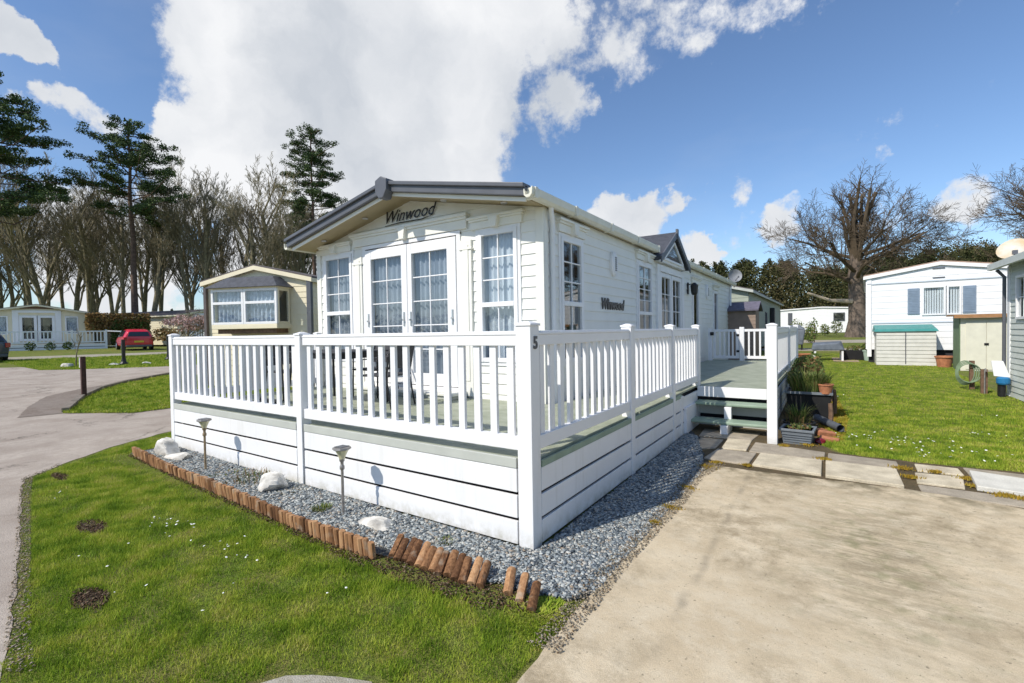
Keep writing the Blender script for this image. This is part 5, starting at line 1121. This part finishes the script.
# green and cream shed
GS=mat('green_painted_board',(.13,.20,.11),.7,.12,8); CS=mat('cream_painted_board',(.68,.66,.55),.6,.06,6)
t=thing('garden_shed','small shed with green side and pale double doors beside the caravan','shed',(5.32,15.6,H(5.32,15.6))); z_=1.48
mb=MB(); mb.box(-.44,.5,-.41,-.40,0,z_); mb.build('front',CS,t)
for a,b in ((-.33,.08),(.09,.47)): mb=MB(); mb.box(a,b,-.43,-.411,.04,z_-.10); d=mb.build('door',CS,t,bevel=.004)
mb=MB(); mb.box(.04,.13,-.445,-.431,.72,.78); mb.build('latch',M_black,t)
mb=MB(); mb.box(-.46,-.44,-.41,.4,0,z_+.06); mb.box(.5,.52,-.41,.4,0,z_+.06); mb.box(-.44,.5,.38,.4,0,z_); mb.build('side',GS,t)
mb=MB(); mb.box(-.60,.58,-.55,.5,z_+.06,z_+.10); mb.box(-.60,.58,-.57,-.55,z_+.0,z_+.10); mb.build('roof',mat('orange_wood_edge',(.35,.18,.08),.7,.2,8),t)
# right edge home: side wall facing the lawn
M_gg=mat('grey_green_cladding',(.62,.65,.61),.6,.05,4)
rz_=H(4.75,10.3)
r1=thing('mobile_home','grey green clad mobile home cut by the right edge of the photo','mobile home',(4.75,10.35,rz_)); RF=frame_M((0,0,0),(0,-1,0),(-1,0,0))
mb=MB(O0,RF); clad(mb,0,8,.0,2.60,[(.55,1.3,1.50,2.32)],bh=.11,prof=.012); mb.build('wall',M_gg,r1,norm=False)
mb=MB(); mb.box(.0,3.4,-.05,0,.0,2.6); mb.box(3.35,3.4,-8,-.05,0,2.6); mb.box(0.02,3.35,-8,-7.95,0,2.6); mb.box(.9,.95,-7.9,-.1,0,2.6); mb.prism([(0,-.05,2.6),(3.4,-.05,2.6),(1.7,-.05,3.1)],(0,.05,0)); mb.build('wall',M_gg,r1)
mb=MB(); 
for s,x in ((-1,-.22),(1,3.62)): mb.hexa([(x,-8.1,2.56),(1.7,-8.1,3.12),(1.7,.2,3.12),(x,.2,2.56)],[(x,-8.1,2.64),(1.7,-8.1,3.2),(1.7,.2,3.2),(x,.2,2.64)])
mb.build('roof',M_fascia,r1)
mb=MB(); mb.box(-.27,-.20,-8.1,.2,2.50,2.62); mb.build('gutter',M_gg,r1); mb=MB(); mb.box(-.02,.012,-.14,.014,0,2.55); mb.build('corner_trim',M_white2,r1); mb=MB(); mb.tube([(-.15,.1,2.5),(-.05,.06,2.35),(-.05,.06,.1)],.03,8); mb.build('downpipe',M_dkgrey,r1)
window(r1,O0,RF,.55,1.3,1.50,2.32,nx=2,nz=2,fw=.05,cm=M_net)
sd=thing('satellite_dish','rust stained cream satellite dish above the right edge home','satellite dish',(4.80,10.3,rz_+2.66))
mb=MB(); dish(mb,(0,0,.20),.25,(-.35,-.75,.55),.05); mb.build('reflector',mat('rusty_dish',(.62,.61,.56),.6,.05,3.5,col2=(.50,.33,.13)),sd,smooth=True,norm=False)
mb=MB(); mb.tube([(0,.04,-.15),(0,.04,.2)],.02,8); mb.tube([(0,0,0),(-.05,-.3,.12)],.014,6); mb.box(-.09,-.02,-.36,-.29,.08,.16); mb.build('arm',M_dkgrey,sd)
# services at the corner of the right home
t=thing('meter_box','white leaning meter box with a blue lower cap on the right home wall','meter box',(4.60,10.1,H(4.6,10.1)),math.radians(-10))
mb=MB(); mb.hexa([(-.11,-.05,.40),(.12,-.05,.38),(.12,.05,.38),(-.11,.05,.40)],[(-.15,-.05,.70),(.02,-.05,.70),(.02,.05,.70),(-.15,.05,.70)]); mb.build('box_body',M_white2,t,bevel=.01)
mb=MB(); mb.lathe((.02,-.02,.24),[(.08,0),(.10,.03),(.10,.12),(.07,.15)],14); mb.build('cap',mat('blue_plastic',(.02,.16,.36),.4,.1,8),t); mb=MB(); mb.lathe((0,0,0),[(.06,0),(.06,.25)],10); mb.build('stand',M_black,t)
t=thing('hose_reel','coiled pale green hose hanging on a short wooden post','hose',(4.36,11.1,H(4.36,11.1)))
mb=MB(); mb.box(-.04,.04,-.04,.04,0,.62); mb.build('post',M_wood,t); mb=MB()
for k in range(4): mb.tube([((.15+.012*k)*math.cos(a)+.02*k-.12,-.06-.025*k,.36+(.26-.02*k)*math.sin(a)) for a in [i*.33 for i in range(20)]],.011,6)
mb.build('hose',mat('pale_green_hose',(.20,.27,.17),.5,.2,6),t)
t=thing('standpipe','rusty standpipe tap with a wooden backing post near the right home','tap',(4.42,10.45,H(4.42,10.45)))
mb=MB(); mb.box(-.05,.05,-.03,.03,0,.50); mb.build('post',M_wood,t); mb=MB(); mb.tube([(0,-.05,0),(0,-.05,.5),(0,-.12,.52),(0,-.14,.46)],.013,6); mb.build('tap',M_steel,t)
mb=MB(); mb.box(-.035,.035,-.02,.02,.0,1.0); mb.build('board',M_wood,None)  # placed below
o=bpy.data.objects['board']; o.name='notice_post'; o.location=(5.80,14.2,H(5.8,14.2)); o.scale=(1,1,1.9); tag(o,'narrow dark post between the shed and the right home','post')

# green caravan behind the main home, shed at the back of the deck
gz=H(-1,22); g1,Fg,Sg=van('sage green static caravan beyond the rear of the main home','' or (-2.75,19.3,gz),0,3.5,16,3.05-gz+.15,3.45-gz+.2,M_sage,M_brownroof,M_fascia,.2,.2,side='r',side_open=[(6.3,7.1,1.0,2.0)])
window(g1,O0,Sg,6.3,7.1,1.0,2.0,nx=1,nz=1,fw=.05,gm=M_glassd,fm=M_dkgrey)
mb=MB(O0,Sg); mb.lathe((0,0,0),[(.01,0),(.01,.01)],4); mb=MB(O0,Sg); mb.box(8.8,9.2,0,.25,1.4,2.3); mb.build('wall_lantern',M_black,g1,bevel=.05)
t=thing('garden_shed','small brown shed with purple grey roof behind the deck gate','shed',(-.92,16.6,H(-.92,16.6))); BW=mat('brown_board',(.27,.20,.16),.8,.1,6)
z_=1.92
mb=MB(O0,frame_M((0,-.55,0),(1,0,0),(0,-1,0))); clad(mb,-.55,.55,0,z_,bh=.14,prof=.01); mb.M=None; mb.box(-.54,.54,-.54,.55,0,z_-.01); mb.build('wall',BW,t)
mb=MB(); mb.hexa([(-.7,-.7,z_-.02),(.66,-.7,z_-.02),(.66,0,z_+.28),(-.7,0,z_+.28)],[(-.7,-.7,z_+.04),(.66,-.7,z_+.04),(.66,0,z_+.34),(-.7,0,z_+.34)]); mb.hexa([(-.7,.7,z_-.02),(.66,.7,z_-.02),(.66,0,z_+.28),(-.7,0,z_+.28)],[(-.7,.7,z_+.04),(.66,.7,z_+.04),(.66,0,z_+.34),(-.7,0,z_+.34)]); mb.build('roof',mat('purple_grey_felt',(.13,.12,.16),.8,.2,8),t)
# long white caravan at the far right
x_,y_=polar(822,50); wv,Fv,Sv=van('long low white caravan in front of the dark woodland','' or (x_,y_,.80),math.radians(4),7.6,3.4,2.65,2.85,M_white2,M_brownroof,M_white2,.1,.15,front_open=[(1.0,2.0,1.3,2.2)])
window(wv,O0,Fv,1.0,2.0,1.3,2.2,nx=1,nz=1,fw=.08,gm=M_glassd,fm=M_dkgrey)
mb=MB(O0,Fv); mb.box(-3.1,-2.7,0,.06,.3,2.3); mb.build('door',M_dkgrey,wv)

# ------------------------------------------------------------------ cars
def car(label,loc,rz,paint):
    t=thing('parked_car',label,'car',loc,rz)     # nose towards +y, rear at y=0
    #      y    zb   zs(belt) zr    wb   ws   wr
    st=[(0.00,.30,.82,.83,.70,.74,.66),(.05,.24,.92,1.30,.80,.80,.56),(.30,.22,.95,1.44,.82,.84,.58),(1.0,.20,.95,1.50,.83,.85,.60),(1.9,.20,.93,1.48,.83,.85,.59),(2.55,.20,.92,1.18,.83,.85,.60),(2.95,.20,.90,.92,.83,.84,.66),(3.5,.22,.80,.81,.82,.82,.62),(3.85,.28,.62,.63,.74,.74,.55)]
    vs=[];fs=[]
    for y,zb,zs,zr,wb,ws,wr in st:
        vs+=[(-wb*.9,y,zb),(-wb,y,zb+.18),(-ws,y,zs-.12),(-ws*.96,y,zs),(-wr,y,zr-.03),(-wr*.82,y,zr),(wr*.82,y,zr),(wr,y,zr-.03),(ws*.96,y,zs),(ws,y,zs-.12),(wb,y,zb+.18),(wb*.9,y,zb)]
    n=12
    for i in range(len(st)-1):
        for k in range(n): fs.append((i*n+k,i*n+(k+1)%n,(i+1)*n+(k+1)%n,(i+1)*n+k))
    fs+=[tuple(range(n)),tuple(range((len(st)-1)*n,len(st)*n))[::-1]]
    mb=MB(); mb.add(vs,fs); b=mb.build('body',paint,t,smooth=True); b.modifiers.new('sub','SUBSURF').levels=1; b.modifiers['sub'].render_levels=2
    G=mat('car_glass',(.02,.025,.03),.08,.1,4,spec=.8)
    mb=MB(); mb.hexa([(-.60,-.02,.97),(.60,-.02,.97),(.60,.06,.97),(-.60,.06,.97)],[(-.50,.06,1.28),(.50,.06,1.28),(.50,.2,1.28),(-.50,.2,1.28)]); mb.build('rear_window',G,t,bevel=.02)
    for s in (-1,1):
        mb=MB(); mb.hexa([(s*.78,.5,.98),(s*.835,.5,.98),(s*.835,2.45,.96),(s*.78,2.45,.96)],[(s*.55,.6,1.38),(s*.655,.6,1.38),(s*.655,2.0,1.38),(s*.55,2.0,1.38)]); mb.build('side_window',G,t,bevel=.01)
        mb=MB(); mb.box(s*.72-.09,s*.72+.09,-.03,.12,.70,.92); mb.build('tail_light',mat('tail_light',(.35,.01,.01),.2,.1,9,spec=.8),t,bevel=.02)
        for y in (.68,3.1):
            mb=MB(frame_off:=(0,0,0)); mb.tube([(s*.66,y,.31),(s*.85,y,.31)],[.31,.31],22); w=mb.build('wheel',M_black,t,smooth=True)
            mb=MB(); mb.tube([(s*.851,y,.31),(s*.862,y,.31)],[.20,.18],16); mb.build('rim',M_silver,w)
    mb=MB(); mb.hexa([(-.56,2.62,1.0),(.56,2.62,1.0),(.56,2.95,.95),(-.56,2.95,.95)],[(-.5,2.1,1.44),(.5,2.1,1.44),(.5,2.2,1.42),(-.5,2.2,1.42)]); mb.build('windscreen',G,t)
    mb=MB(); mb.box(-.26,.26,-.035,-.01,.56,.67); mb.build('number_plate',mat('yellow_plate',(.70,.50,.04),.5,.05,8),t)
    mb=MB(); mb.box(-.70,.70,-.03,.1,.26,.40); mb.build('bumper',M_dkgrey,t,bevel=.03)
    return t
RED=mat('red_paint',(.62,.008,.03),.22,.06,3,spec=.6,coat=.6); BLU=mat('dark_blue_paint',(.03,.04,.07),.25,.1,3,spec=.6,coat=.5)
x_,y_=polar(139,32.); car('small red hatchback parked by the far left lodge','' or (x_,y_,H(x_,y_)-.02),math.radians(80),RED)
x_,y_=polar(-14,21.6); car('dark blue car parked at the left edge of the photo','' or (x_,y_,H(x_,y_)-.02),math.radians(100),BLU)

# ------------------------------------------------------------------ left side posts and small items
def tpost(name,label,cat,px,D,h,m,w=.07,top=None):
    x,y=polar(px,D); t=thing(name,label,cat,(x,y,H(x,y)))
    mb=MB(); mb.box(-w/2,w/2,-w/2,w/2,0,h); mb.build('shaft',m,t,bevel=.006)
    if top: top(t,h)
    return t
def white_cap(t,h): mb=MB(); mb.box(-.075,-.036,-.05,.05,h-.26,h-.02); mb.build('plate',M_white,t)
tpost('marker_post','dark brown wooden post with a white plate at the grass island tip','post',82,11.2,.98,mat('dark_red_wood',(.07,.035,.028),.8,.3,14),.09,white_cap)
def lantern_top(t,h):
    mb=MB(); mb.lathe((0,0,0),[(.16,0),(.16,.08),(.09,.16),(.07,.3)],10); mb.build('base',M_black,t)
tpost('lamp_post','short black bollard post in the verge near the red car','bollard',123,20.2,1.1,M_black,.11,lantern_top)
tpost('lamp_post','short black bollard post in the verge close to the deck end','bollard',168,22.9,1.15,M_black,.10,lantern_top)
x,y=polar(66,19.3); mb=MB(); mb.boulder((0,0,.08),(.28,.2,.15),9); o=mb.build('rock',M_stone,None,smooth=True); o.location=(x,y,H(x,y)); tag(o,'pale rock on the verge beside the road, far left','rock')
for i,(px,D) in enumerate(((113,20.2),(145,20.8))):
    x,y=polar(px,D); mb=MB(); mb.boulder((0,0,.03),(.26,.18,.07),12+i); o=mb.build('rock',M_stone,None,smooth=True); o.location=(x,y,H(x,y)); tag(o,['flat pale stone on the verge left of the nearer bollard','flat pale stone on the verge right of the nearer bollard'][i],'rock')

# ------------------------------------------------------------------ trees
def skeleton(rg, h, trunk_r, levels, nsub, spread, upright, trunk_frac=.45, wob=.08, ratio=.62, minr=.008, gn=3, lean=0.):
    """returns (trunk MB, crown MB): a tapering trunk with forking limbs down to twigs"""
    tm=MB(); cm=MB()
    def limb(p,d,L,r,lv):
        k=4 if lv<2 else (3 if lv<4 else 2); pts=[p.copy()]; rad=[r]; q=p.copy(); dd=d.copy()
        for i in range(k):
            dd=(dd+Vector((rg.gauss(0,wob),rg.gauss(0,wob),rg.gauss(0,wob)+upright*.10*(lv>0)))).normalized(); q=q+dd*(L/k); pts.append(q.copy()); rad.append(max(minr,r*(1-(.45 if lv else .35)*(i+1)/k)))
        (tm if lv==0 else cm).tube(pts,rad,8 if lv==0 else (5 if lv==1 else gn),False)
        if lv>=levels: return
        n=nsub[lv]
        for i in range(n):
            t=(trunk_frac+(1-trunk_frac)*(i+rg.random())/n) if lv==0 else (.25+.75*(i+rg.random()*.9)/n)
            j=min(k-1,int(t*k)); f=t*k-j; pp=pts[j].lerp(pts[j+1],min(1,f)); rr=(rad[j]+(rad[j+1]-rad[j])*f)
            az=rg.uniform(0,6.283); base=(pts[j+1]-pts[j]).normalized(); o=base.orthogonal().normalized(); o2=base.cross(o)
            sd=(o*math.cos(az)+o2*math.sin(az)); a=spread*rg.uniform(.6,1.25); nd=(base*math.cos(a)+sd*math.sin(a)+Vector((0,0,upright*.25))).normalized()
            limb(pp,nd,L*ratio*rg.uniform(.7,1.15)*(1-.35*t*(lv==0)),max(minr,rr*rg.uniform(.34,.58)),lv+1)
    limb(Vector((0,0,-.2)),Vector((lean,0,1)).normalized(),h,trunk_r,0)
    return tm,cm
protos=[]
for k in range(7):
    rg=random.Random(100+k); h=rg.uniform(10.5,12.5)
    tm,cm=skeleton(rg,h,rg.uniform(.17,.27),5,[10,6,4,4,4],rg.uniform(.45,.66),.65,rg.uniform(.22,.38),.065,.50,.011,3,rg.uniform(-.07,.07))
    t=thing('bare_tree','tall leafless woodland tree with slim grey brown limbs behind the lodges','tree',(0,0,0),0,'leafless trees of the wood behind the lodges')
    tm.build('trunk',M_bark,t,smooth=True,norm=False); cm.build('crown',M_twig,t,norm=False); protos.append(t)
rg=random.Random(55); k=0; spots=[]
for row,(D0,D1,n,p0,p1) in enumerate(((46,52,12,-60,330),(54,60,15,-50,338),(63,72,17,-55,336))):
    for i in range(n): spots.append((p0+(p1-p0)*(i+rg.uniform(.1,.9))/n,rg.uniform(D0,D1)))
for i,(px,D) in enumerate(spots):
    o=protos[i] if i<7 else copy_tree(protos[rg.randrange(7)]); x,y=polar(px,D)
    edge=max(0,(px-230)/110.); s=rg.uniform(.97,1.12)*(1-.16*edge)*(1.06 if D>58 else .97); place(o,(x,y,.8),rg.uniform(0,6.28),(s*1.08,s*1.08,s*1.08))
# undergrowth of the wood
BR=island_mat('undergrowth_leaves',[(.035,.045,.018),(.07,.065,.03),(.11,.085,.04),(.06,.085,.02)],.9,.1)
V=[];rg2=np.random.default_rng(5)
for i in range(42):
    px=-70+i*10.5; D=rg2.uniform(52,70); x,y=polar(px,D); V.append(leaf_cloud(x,y,.8+rg2.uniform(.6,1.6),(2.6,2.2,rg2.uniform(1.0,2.0)),420,.34,i,.1))
tag(leaves_obj('undergrowth',np.concatenate(V),BR),'brown and green undergrowth at the foot of the wood','undergrowth',kind='stuff')

# pines
NE=island_mat('pine_needles',[(.022,.042,.018),(.045,.078,.028),(.080,.125,.042),(.13,.17,.06)],.75,.2)
def pine(label,px,D,top,base_cr,R,seed,ground=.8,shape=1.,trunk_r=.3,lop=0.,powr=.6):
    x,y=polar(px,D); t=thing('pine_tree',label,'tree',(x,y,ground)); rg=random.Random(seed); h=top-ground
    tm=MB(); pts=[(rg.uniform(-.15,.15)*i/6,rg.uniform(-.15,.15)*i/6,h*i/6-.2) for i in range(7)]; tm.tube(pts,[trunk_r*(1-.8*i/6) for i in range(7)],9,False); tm.build('trunk',M_pinebark,t,smooth=True,norm=False)
    bm_=MB(); V=[]; z=base_cr-ground; b0=z; k=0
    while z<h-.3:
        f=(z-b0)/(h-b0); rr=R*((1-f)**powr)*(.6+.4*math.sin(min(1,f*3+.3)*1.57))*shape
        for q in range(3 if f<.8 else 2):
            a=k*2.4+rg.uniform(-.5,.5)+q*2.1; L_=rr*rg.uniform(.4,1.1)*(1+lop*math.cos(a)); e=Vector((math.cos(a)*L_,math.sin(a)*L_,z+L_*rg.uniform(-.08,.34)))
            mid=Vector((math.cos(a)*L_*.5,math.sin(a)*L_*.5,z+L_*.02)); bm_.tube([(0,0,z-.1),mid,e],[.07,.045,.02],4,False)
            n=max(2,int(L_*1.9))
            for j in range(n):
                s=.35+.65*(j+.5)/n; c=Vector((0,0,z)).lerp(e,s)+Vector((rg.gauss(0,.35),rg.gauss(0,.35),rg.uniform(.0,.30)))
                V.append(leaf_cloud(c.x,c.y,c.z,(rg.uniform(.4,.75),rg.uniform(.4,.75),rg.uniform(.20,.44)),125,.16,rg.randrange(10**6),.0)); 
        z+=rg.uniform(.42,.85)*(1-.4*f); k+=1
    V.append(leaf_cloud(0,0,h-.2,(.7,.7,.6),160,.24,seed,.0))
    bm_.build('limbs',M_pinebark,t,norm=False); leaves_obj('crown',np.concatenate(V),NE,t); return t
pine('tall dark pine with layered boughs standing in front of the leafless wood',136,46,22.4,13.4,6.3,1,trunk_r=.34,powr=.48)
pine('rounded pine rising behind the main home roof',316,56,25.6,14.5,4.4,2,trunk_r=.28,shape=1.05,powr=.36)
pine('large spreading pine at the left edge of the photo',-12,38,22.5,11.5,7.6,3,trunk_r=.34,shape=1.1,powr=.45)
pine('lower dark pine just below the rounded one near the roof edge',306,62,19.5,11,3.0,4,trunk_r=.22)

# blossom tree and small trees near the lodges
BLO=island_mat('pink_blossom',[(.35,.20,.19),(.50,.33,.31),(.62,.47,.44),(.30,.18,.12)],.8,.1)
rg=random.Random(12); tm,cm=skeleton(rg,2.0,.09,3,[9,6,5],.95,.15,.45,.1,.62,.008,3)
x,y=polar(186,25); t=thing('blossom_tree','small spreading cherry tree with pink blossom behind the deck end','tree',(x,y,H(x,y)))
tm.build('trunk',M_bark,t,smooth=True,norm=False); cm.build('branches',M_twig,t,norm=False)
leaves_obj('blossom',np.concatenate([leaf_cloud(rg.uniform(-1.0,1.0),rg.uniform(-1.,1.),rg.uniform(1.5,2.15),(.32,.32,.16),70,.10,i,.0) for i in range(30)]),BLO,t)
HB=island_mat('brown_hedge',[(.13,.085,.035),(.19,.12,.05),(.25,.15,.06),(.12,.13,.04)],.9,.1)
HG=island_mat('green_hedge',[(.025,.045,.012),(.05,.085,.02),(.09,.12,.035)],.9,.1)
x,y=polar(121,38); t=thing('hedge','square clipped brown and green hedge beside the red car','hedge',(x,y,H(x,y)),math.radians(76))
def leaf_box(x0,x1,y0,y1,z0,z1,n,s,seed):
    rg=np.random.default_rng(seed); c=np.stack([rg.uniform(x0,x1,n),rg.uniform(y0,y1,n),rg.uniform(z0,z1,n)],1)
    u=rg.normal(0,1,(n,3)); u/=np.linalg.norm(u,axis=1)[:,None]; w=np.cross(u,rg.normal(0,1,(n,3))); w/=np.linalg.norm(w,axis=1)[:,None]; ss=(s*rg.uniform(.6,1.4,n))[:,None]
    return np.stack([c-u*ss*.5,c+w*ss*.35,c+u*ss*.5,c-w*ss*.35],1).reshape(-1,3)
leaves_obj('foliage',leaf_box(-2.1,1.9,-.6,.6,1.2,2.75,5200,.16,1),HB,t); leaves_obj('foliage',leaf_box(-.6,1.8,-.75,.5,.2,2.2,2600,.16,2),HG,t)
mb=MB(); [mb.tube([(q,0,0),(q+.1,0,1.4)],.07,6) for q in (-1.2,-.2,.7,1.4)]; mb.build('trunk',M_bark,t)
x,y=polar(168,26.5); t=thing('bush','low rusty brown bush right of the red car','bush',(x,y,H(x,y))); leaves_obj('foliage',leaf_box(-.95,.8,-.5,.5,.85,1.5,900,.12,3),HB,t); mb=MB(); mb.tube([(0,0,0),(0,0,1.1)],.05,6); mb.build('trunk',M_bark,t)
x,y=polar(75,19.6); rg=random.Random(31); tm,cm=skeleton(rg,1.5,.025,2,[5,4],.5,.4,.4,.1,.45,.005,3); t=thing('sapling','thin leafless sapling on the far verge','tree',(x,y,H(x,y))); tm.build('trunk',M_bark,t,norm=False); cm.build('crown',M_twig,t,norm=False)
for i,(px,D) in enumerate(((30,31.8),(68,32.4),(50,31.9))):
    x,y=polar(px,D); t=thing('bush',['left small dark bush at the foot of the far veranda','right small dark bush at the foot of the far veranda','tiny bush in the middle of the far veranda front'][i],'bush',(x,y,H(x,y))); leaves_obj('foliage',leaf_cloud(0,0,.3,(.35,.3,.3),260,.1,i+60),HG,t)

# big pollarded oak on the right
rg=random.Random(77); tm=MB(); cm=MB(); G0=.78
x,y=polar(857,34.5); oak=thing('oak_tree','big leafless oak with lopped upright limbs behind the white caravan','tree',(x,y,G0))
trunk=[(0,0,-.2),(.05,0,1.2),(0,.1,3.0),(-.1,.1,4.6),(0,0,6.2)]; tm.tube(trunk,[.82,.58,.50,.44,.36],14,False)
def olimb(p,d,L,r,lv,maxlv,up):
    k=4 if lv<2 else 3; pts=[p.copy()]; rad=[r]; q=p.copy(); dd=d.copy()
    for i in range(k):
        dd=(dd+Vector((rg.gauss(0,.12),rg.gauss(0,.12),rg.gauss(0,.10)+up))).normalized(); q=q+dd*(L/k); pts.append(q.copy()); rad.append(max(.009,r*(1-.6*(i+1)/k)))
    cm.tube(pts,rad,6 if lv==0 else (4 if lv==1 else 3),False)
    if lv>=maxlv: return
    n=(6,5,5,4,3)[lv]
    for i in range(n):
        t=.30+.70*(i+rg.random()*.8)/n; j=min(k-1,int(t*k)); f=t*k-j; pp=pts[j].lerp(pts[j+1],min(1,f)); rr=rad[j]+(rad[j+1]-rad[j])*f
        b=(pts[j+1]-pts[j]).normalized(); o=b.orthogonal().normalized(); o2=b.cross(o); az=rg.uniform(0,6.28); a=rg.uniform(.4,.95)
        olimb(pp,(b*math.cos(a)+(o*math.cos(az)+o2*math.sin(az))*math.sin(a)).normalized(),L*rg.uniform(.42,.62),max(.009,rr*.5),lv+1,maxlv,up)
for i in range(14):   # spreading side limbs
    a=i*2.4; z=3.0+3.0*rg.random(); e=rg.uniform(.10,.62); olimb(Vector((0,0,z)),Vector((math.cos(a)*math.cos(e),math.sin(a)*math.cos(e),math.sin(e))),rg.uniform(3.3,4.6),rg.uniform(.11,.16),0,4,.03)
for i in range(9):    # lopped upright limbs
    a=i*.7+.2; q=rg.uniform(.05,.34); L_=rg.uniform(3.6,5.7); p=Vector((.15*math.cos(a),.15*math.sin(a),5.4)); d=Vector((math.cos(a)*q,math.sin(a)*q,1)).normalized()
    pts=[p,p+d*L_*.5,p+d*L_+Vector((rg.gauss(0,.2),0,0))]; cm.tube(pts,[.17,.12,.085],7,True)
    for j in range(12):
        t=rg.uniform(.2,1); pp=pts[0].lerp(pts[2],t); aa=rg.uniform(0,6.28); olimb(pp,Vector((math.cos(aa)*.7,math.sin(aa)*.7,.8)).normalized(),rg.uniform(.8,1.5),.045,2,4,.05)
tm.build('trunk',M_oakbark,oak,smooth=True,norm=False); cm.build('crown',mat('oak_twigs',(.095,.070,.045),.9,.3,.8),oak,norm=False)
mb=MB(); mb.tube([(-.3,-.3,2.6),(-1.6,-.8,2.7),(-3.0,-1.4,3.3)],[.20,.13,.08],7); mb.build('limb',mat('pale_bare_limb',(.34,.29,.22),.8,.25,4),oak,smooth=True)
# second tree at the right edge
rg=random.Random(5); tm=MB(); cm=MB(); x,y=polar(1085,30); t2=thing('bare_tree','leafless tree reaching in from the right edge above the dish','tree',(x,y,.75))
tm.tube([(0,0,-.2),(.1,0,2.5),(0,0,5.5)],[.5,.42,.34],10,False)
for i in range(16):
    a=i*2.4+.5; z=3.6+3.4*rg.random(); e=rg.uniform(.2,1.2); olimb(Vector((0,0,min(z,5.4))),Vector((math.cos(a)*math.cos(e),math.sin(a)*math.cos(e),math.sin(e))),rg.uniform(3.2,4.8),rg.uniform(.14,.22),0,4,.03)
tm.build('trunk',M_oakbark,t2,smooth=True,norm=False); cm.build('crown',MATS['oak_twigs'],t2,norm=False)

# dark evergreen woodland on the right, far off
EV=island_mat('woodland_foliage',[(.012,.018,.009),(.032,.042,.016),(.065,.068,.028),(.11,.10,.045),(.14,.105,.06)],.9,.1,.07,.5)
V=[];rgw=np.random.default_rng(8)
for i in range(170):
    px=rgw.uniform(675,1100); D=rgw.uniform(66,88); x,y=polar(px,D)
    hgt=9.6+1.8*rgw.random()+ (1.6 if px>880 else 0)+ (1.3 if 920<px<1000 else 0)
    hgt*=D/77
    r=rgw.uniform(1.7,3.0); V.append(leaf_cloud(x,y,hgt*.5+.8,(r,r,hgt*.55),1100,.32,1000+i,.3))
    xx=x+rgw.uniform(-1,1); [V.append(leaf_cloud(xx+rgw.uniform(-.5,.5),y,hgt*.93+.2+q*(.5 if px<800 else .28),(r*(.5-q*.11),r*(.5-q*.11),.6),110,.26,2000+i+q,.0)) for q in range(4 if px<800 else 2)]
tag(leaves_obj('woodland',np.concatenate(V),EV),'dark mixed evergreen woodland forming the skyline on the right','woodland',kind='stuff')
# far hedge line closing the horizon all round
V=[]
for i in range(70):
    a=i/70*2*math.pi; x=CAMX+150*math.cos(a); y=CAMY+150*math.sin(a); V.append(leaf_cloud(x,y,3.,(9,9,5.5),420,1.4,3000+i,.3))
tag(leaves_obj('far_woodland',np.concatenate(V),EV),'distant belt of woodland along the horizon','woodland',kind='stuff')
